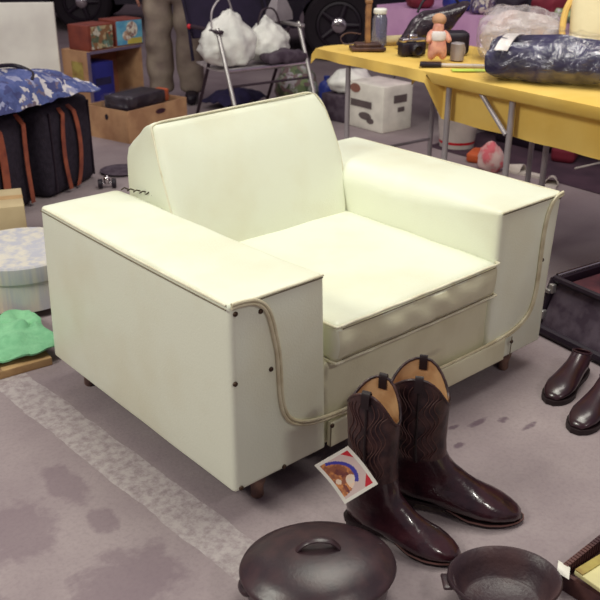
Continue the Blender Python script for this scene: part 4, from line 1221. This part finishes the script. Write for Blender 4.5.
b = MB(); b.rbox((0, 0, .075), (.26, .09, .15), .035, 8, bulge=(0, .01, 0), fn=lambda p, un: p + Vector((.05 * un.z, 0, .028 * un.x)) + Vector((0, .008, .006)) * nz(p, 16, 2) + Vector((0, 0, 0.045 if un.z < 0 and False else 0)))
hh = b.build('body', mat('black_patent', (40, 30, 40), 0.22, spec=0.7, col2=(58, 46, 54), scale=20, bump=.6, bscale=24), hbg); hh.location.z = 0.036
b = MB(); b.tube(smoothpath([(-.08, 0, .16), (-.04, 0, .225), (.06, 0, .25), (.12, 0, .20)], 5), .006, 6); b.build('handle', M['black'], hbg)

# doll
dl = thing('doll', 'small pink-skinned doll in a white shirt standing on the yellow table', 'doll', (1.965, 1.130, TZ), math.radians(-35)); dl.scale = (1.18, 1.18, 1.18)
D_ = [(None, (0, 0, .060), .026), (0, (0, 0, .085), .026), (1, (0, 0, .105), .020), (2, (0, -.004, .125), .020), (3, (.004, -.004, .143), .022),
      (2, (.032, -.008, .100), .012), (5, (.040, -.028, .074), .010), (2, (-.032, -.008, .100), .012), (7, (-.038, -.026, .072), .010),
      (0, (.020, -.014, .036), .017), (9, (.024, -.012, .010), .013), (0, (-.020, -.014, .036), .017), (11, (-.024, -.012, .010), .013)]
v_, e_, r_ = chain_mesh(D_); skin_body('body', v_, e_, r_, M['doll_skin'], dl)
b = MB(); b.ball((.004, .004, .150), .026, .026, .022); b.build('hair', M['doll_hair'], dl)
D_ = [(None, (0, .000, .080), .037), (0, (0, .000, .106), .034), (1, (.034, -.010, .098), .022), (1, (-.034, -.010, .098), .022)]
v_, e_, r_ = chain_mesh(D_); skin_body('shirt', v_, e_, r_, M['whiteknit'], dl)
b = MB(); b.lathe([(.026, 0), (.030, .003), (.030, .072), (.027, .075), (.024, .070), (.024, .006), (.01, .005)], n=28)
b.tube(smoothpath([(.028, 0, .058), (.048, 0, .052), (.048, 0, .026), (.028, 0, .018)], 5), .004, 6)
tag(b.build('grey_mug', M['steel_grey'], loc=(2.075, 1.105, TZ)), 'small grey mug beside the doll on the yellow table', 'mug')
b = MB(); b.rbox((0, 0, .006), (.19, .022, .012), .004, 4)
tag(b.build('white_stick', M['slipper'], loc=(1.965, 0.985, TZ), rz=math.radians(-48)), 'short off-white stick lying in front of the doll', 'stick')
b = MB(); b.box((0, 0, .0015), (.12, .05, .003)); b.box((-.07, 0, .0015), (.02, .05, .0028))
tag(b.build('lime_card', M['lime'], loc=(1.925, 0.905, TZ), rz=math.radians(-42)), 'lime green card lying between doll and plastic bags', 'card')
b = MB(); b.rbox((0, 0, .0075), (.09, .05, .015), .004, 3)
tag(b.build('small_black_box', M['black'], loc=(1.880, 1.085, TZ), rz=math.radians(-50)), 'small black box at the feet of the doll', 'box')
b = MB(); b.rbox((0, 0, .05), (.16, .10, .10), .02, 5)
tag(b.build('black_case', M['black'], loc=(2.20, 1.25, TZ), rz=math.radians(-40)), 'black case behind the grey mug on the yellow table', 'case')

# plastic bags with garments
def garment_bag(name, label, loc, rz, sx, sy, sz, inner_m, stripes, film_m, seed):
    root = thing(name, label, 'bag', loc, rz)
    b = MB()
    def f(p, un): 
        return p + Vector((nz(p, 9, seed), nz(p, 9, seed + 2), 0)) * .02 + Vector((0, 0, (.016 * nz(p, 10, seed + 4) + .016 * math.sin(p.y * 62 + 6 * nz(p, 5, 1) + p.x * 8)) if un.z > 0 else 0))
    b.rbox((0, 0, sz * .5), (sx * .86, sy * .86, sz * .86), sz * .4, 36, bulge=(0, 0, .02), fn=f); g = b.build('garment', inner_m, root, ang=80)
    for (a, wd) in stripes:
        b = MB()
        b.sheet(lambda u_, v_: (a * sx + wd * u_ + .03 * v_, -sy * .44 + sy * .84 * v_, sz * .5 + (sz * .43 + .034) * math.sin(PI * (.10 + .80 * v_)) ** .55), 3, 18, .004); b.build('white_stripe', M['whiteknit'], g)
    b = MB()
    def f2(p, un):
        return p + Vector((nz(p, 8, seed + 7), nz(p, 8, seed + 8), (nz(p, 12, seed + 9) + .6 * abs(nz(p, 26, seed)) + .3) if un.z > 0 else 0)) * .026
    b.rbox((0, 0, sz * .5 + .004), (sx, sy, sz), sz * .42, 20, bulge=(0, 0, .03), fn=f2); b.build('film', film_m, root, ang=80)
    return root
garment_bag('bagged_garment', 'clear plastic bag holding a folded navy garment with white stripes on the yellow table', (1.985, 0.575, TZ + .006), math.radians(-66), .56, .31, .135, M['navyknit'], [(-.34, .05)], M['film'], 3)
garment_bag('bagged_garment', 'milky plastic bag of greyish cloth behind the navy garment bag', (2.30, 0.93, TZ + .006), math.radians(-58), .40, .22, .17, M['greybag'], [], M['film_milky'], 12)
cu2 = thing('cream_cushion', 'cream cushion with yellow piped edge at the right end of the yellow table', 'cushion', (2.44, 0.56, TZ + .150), math.radians(-50)); cu2.scale = (1.12, 1.0, 1.08)
b = MB(); b.T = Matrix.Rotation(math.radians(62), 4, 'X'); b.rbox((0, 0, 0), (.36, .30, .10), .045, 12, bulge=(0, 0, .02)); b.build('pad', M['cream'], cu2)
b = MB(); b.T = Matrix.Rotation(math.radians(62), 4, 'X'); b.tube(smoothpath([(-.165, -.135, 0), (.165, -.135, 0), (.165, .135, 0), (-.165, .135, 0)], 8, closed=True), .012, 8, closed=True); b.build('edge', M['cream_yel'], cu2)

# ------------------------------------------------------------------ lilac table behind
lt = thing('lilac_table', 'table under a lilac cloth behind the yellow table', 'table', (3.74, 1.93, 0), math.radians(-2))
b = MB(); b.rbox((0, 0, .72), (.66, 1.90, .03), .006, 4); b.build('table_board', M['wood'], lt)
for x in (-.28, .28):
    for y in (-.85, .85):
        b = MB(); b.tube([(x, y, 0), (x, y, .706)], .014, 10); b.build('leg', M['steel_grey'], lt)
b = MB()
def lil(u_, v_):
    y = -.97 + 1.94 * v_
    s = u_ * 3
    wv = .012 * math.sin(y * 17) + .01 * nz((y * 3, 0, 0), 1, 2)
    if s < 1: return (-.345 + wv * (1 - s), y, .744 - .42 * (1 - s))
    if s < 2: return (-.345 + .69 * (s - 1), y, .745)
    return (.345 + wv * (s - 2), y, .744 - .42 * (s - 2))
b.sheet(lil, 24, 60, .003); lc = b.build('lilac_tablecloth', M['purple'], loc=(3.74, 1.93, .002), rz=math.radians(-2), ang=50)
tag(lc, 'lilac cloth hanging over the far table', 'tablecloth')
LZ = .750
random.seed(11)
cols = [('maroon_bundle', M['maroon'], 'maroon cloth bundle'), ('blue_packet', M['bluegloss'], 'bright blue packet'), ('dark_bundle', M['luggage'], 'dark cloth bundle'), ('printed_packet', M['print_wrap'], 'multicoloured printed packet'),
        ('red_packet', M['red'], 'red packet'), ('green_packet', M['green_print'], 'green printed packet')]
lay = [(0, 3.52, 2.62), (1, 3.60, 2.36), (3, 3.58, 2.14), (2, 3.62, 1.95), (0, 3.70, 1.74), (5, 3.62, 1.55), (3, 3.75, 1.36), (2, 3.88, 2.05), (0, 3.60, 1.20), (1, 3.92, 2.48)]
places = ['at the left end of the lilac table', 'on the lilac table next to the maroon bundle', 'on the lilac table above the doll', 'in the middle front of the lilac table', 'on the lilac table between two packets',
          'on the lilac table behind the milky plastic bag', 'on the lilac table near the cream cushion', 'at the back of the lilac table', 'at the right end of the lilac table near the cream cushion', 'at the back left of the lilac table']
for i, ((k, x, y), pl_) in enumerate(zip(lay, places)):
    nm, m_, lb = cols[k]
    b = MB(); sz = (.17 + .05 * random.random(), .15, .07 + .05 * random.random())
    sd = random.random() * 20
    b.rbox((0, 0, sz[2] / 2), sz, .028, 8, fn=lambda p, un: p + Vector((nz(p, 14, sd), nz(p, 14, sd + 1), nz(p, 14, sd + 2) if un.z > -.3 else 0)) * .02)
    tag(b.build(nm, m_, loc=(x, y, LZ), rz=random.random() * 2), lb + ' ' + pl_, 'bundle' if 'bundle' in nm else 'packet')

# ------------------------------------------------------------------ under the yellow table
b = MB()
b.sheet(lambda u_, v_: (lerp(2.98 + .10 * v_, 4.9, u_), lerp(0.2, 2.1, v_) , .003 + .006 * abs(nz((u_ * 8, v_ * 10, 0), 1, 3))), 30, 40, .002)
tag(b.build('floor_shade_sheet', M['sheet']), 'dark brown sheet added to deepen the shade on the floor below the tables', 'sheet')  # added sheet, its dark colour paints the shade under the tables
pb = thing('printed_carton', 'white carton with brown and grey printing under the left end of the yellow table', 'box', (3.23, 2.655, 0), math.radians(-2))
b = MB(); b.rbox((0, 0, .150), (.27, .33, .30), .008, 4); b.build('carton', M['white'], pb)
def pn(name, c, s_, m_, f=False):
    b = MB(); b.box(c, s_); b.build(name, m_, pb, smooth=False)
pn('printed_band', (-.1365, .04, .165), (.002, .20, .045), M['label_grey'])
for (y, z, a, c_) in ((.10, .26, .05, .03), (.00, .09, .06, .025), (-.05, .065, .035, .02)):
    b = MB(); b.T = Matrix.Translation((-.1365, y, z)) @ Matrix.Rotation(PI / 2, 4, 'Y'); b.lathe([(1, -.001), (1, .001)], n=12, sx=c_, sy=a); b.build('printed_leaf', M['label_brown'] if z > .2 else M['label_grey'], pb)
b = MB(); b.box((.02, -.1665, .21), (.12, .002, .05)); b.box((.03, -.1665, .14), (.06, .002, .03)); b.build('side_print', M['label_grey'], pb, smooth=False)
bu = thing('white_bucket', 'white plastic bucket with a red stripe under the yellow table', 'bucket', (3.22, 1.98, 0))
b = MB(); b.lathe([(.10, 0), (.105, .004), (.125, .20), (.132, .205), (.132, .215), (.122, .215), (.10, .01), (.01, .008)], n=36); b.build('pail', M['slipper'], bu)
b = MB(); b.lathe([(.1085, .030), (.1105, .046)], n=36, cap0=False, cap1=False); b.build('red_stripe', M['red'], bu)
b = MB(); b.tube([(.128 * math.cos(a), .128 * math.sin(a) * .3 - .08 * math.sin(a), .19 - .07 * math.sin(a)) for a in [PI * i / 14 for i in range(15)]], .003, 6); b.build('handle', M['alu'], bu)
blob_bag('pink_plush_bundle', 'pink and white plush bundle on the floor beside the table leg', (2.93, 1.50, 0), (.075, .07, .085), M['pinkcloth'], 6)
def slipper(label, loc, rz):
    root = thing('slipper', label, 'shoe', loc, rz, 'off-white slippers under the yellow table')
    b = MB(); Rr = []
    for i in range(13):
        t = i / 12; hw = interp(t, [(0, .012), (.08, .026), (.4, .028), (.7, .038), (.9, .030), (1, .012)])
        Rr.append([(-.12 + .24 * t, -hw, 0), (-.12 + .24 * t, hw, 0), (-.12 + .24 * t, hw, .012), (-.12 + .24 * t, -hw, .012)])
    b.rings(Rr); b.build('sole', M['slipper'], root)
    b = MB(); b.sheet(lambda u_, v_: (.01 + .10 * u_, (-.038 + .076 * v_) * (1 - .3 * u_), .010 + (.045 - .02 * u_) * math.sin(PI * v_) ** .6), 8, 12, .004); b.build('upper', M['slipper'], root)
slipper('off-white slipper right beside the table leg', (3.03, 1.34, 0), math.radians(95))
slipper('off-white slipper farther right of the table leg', (2.93, 1.10, 0), math.radians(30))
b = MB(); b.rbox((0, 0, .03), (.16, .12, .06), .02, 6); tag(b.build('orange_brown_bag', M['orange'], loc=(3.06, 1.68, 0), rz=.4), 'small orange-brown bag behind the pink bundle', 'bag')
b = MB(); b.rbox((0, 0, .05), (.18, .14, .10), .03, 6); tag(b.build('maroon_bundle', M['maroon'], loc=(3.45, 1.36, 0), rz=.4), 'maroon bundle in the shade under the yellow table', 'bundle')
b = MB(); b.tube([(-.18, 0, .008), (.18, 0, .008)], .006, 8); tag(b.build('white_rod', M['slipper'], loc=(3.50, 1.18, 0), rz=math.radians(-8)), 'thin white rod lying under the yellow table at the right', 'rod')
b = MB(); b.rbox((0, 0, .11), (.50, .40, .22), .02, 6); tag(b.build('dark_shade_bin', M['case'], loc=(3.74, 1.70, 0), rz=.0), 'dark bin added to deepen the shade under the lilac table', 'bin')  # added dark filler so the ground under the table reads as shade
b = MB(); b.rbox((0, 0, .11), (.50, .55, .22), .02, 6); tag(b.build('dark_shade_bin', M['luggage'], loc=(4.32, 1.30, 0), rz=0), 'charcoal bin added to darken the ground behind the lilac table', 'bin')  # second added filler, keeps the ground behind the table dark

# ------------------------------------------------------------------ parked dark van far behind
def vehicle(label, loc, rz, L, wheel_xs, body_m):
    root = thing('parked_car', label, 'car', loc, rz)
    prof = [(-L / 2, .30), (-L / 2 - .03, .55), (-L / 2 + .05, .86), (-L / 2 + .30, .96), (-L / 2 + .95, 1.42), (L / 2 - 1.3, 1.46), (L / 2 - .75, 1.02), (L / 2 - .05, .90), (L / 2 + .03, .60), (L / 2, .30)]
    # cut the wheel arches out of the lower edge
    low = []
    for wx in sorted(wheel_xs, reverse=True):
        for i in range(11):
            a = PI * i / 10; low.append((wx + .38 * math.cos(a), .30 + .36 * math.sin(a)))
    poly = prof + low
    b = MB()
    b.rings([[(x, y, z) for x, z in poly] for y in (-.85, -.80, .80, .85)][0:4])
    b.build('bodywork', body_m, root, ang=30)
    b = MB(); b.rings([[(x, -.862, z) for x, z in ((-L / 2 + .55, 1.0), (-L / 2 + 1.0, 1.36), (L / 2 - 1.35, 1.39), (L / 2 - .95, 1.03))], [(x, -.852, z) for x, z in ((-L / 2 + .55, 1.0), (-L / 2 + 1.0, 1.36), (L / 2 - 1.35, 1.39), (L / 2 - .95, 1.03))]])
    b.build('side_window', M['glassdark'], root)
    for wx in wheel_xs:
        for s_ in (-1, 1):
            b = MB(); b.T = Matrix.Translation((wx, s_ * .76, .33)) @ Matrix.Rotation(-s_ * PI / 2, 4, 'X') @ Matrix.Rotation(PI if False else 0, 4, 'X')
            b.lathe([(.20, -.10), (.30, -.11), (.33, -.08), (.33, .08), (.30, .11), (.22, .105), (.21, .06)], n=40); wh = b.build('wheel', M['tyre'], root)
            b = MB(); b.T = Matrix.Translation((wx, s_ * .76, .33)) @ Matrix.Rotation(-s_ * PI / 2, 4, 'X')
            b.lathe([(.205, .06), (.21, .10), (.19, .104), (.185, .07), (.02, .065)], n=40, cap0=False)
            for k in range(5):
                a = 2 * PI * k / 5; b.tube([(0, 0, .085), (.19 * math.cos(a), .19 * math.sin(a), .095)], [.035, .020], 8)
            b.ball((0, 0, .095), .045, .045, .02)
            b.build('rim', M['case'], wh)
            b = MB(); b.ball((wx, s_ * .87, .33), .07, .02, .07); b.build('hub_cap', M['chrome'], wh)
    b = MB(); b.box((-L / 2 + .02, -.80, .72), (.10, .14, .10)); b.build('tail_light', M['red'], root)
    return root
vehicle('dark parked car far behind the folding chair, its wheel beside the yellow table', (6.13, 4.75, 0), math.radians(-41), 4.1, (-0.98, 1.40), M['carpaint'])
vehicle('dark parked car in the far left background beyond the white board', (3.55, 9.6, 0), math.radians(-38), 4.1, (-1.25, 1.25), M['carpaint'])
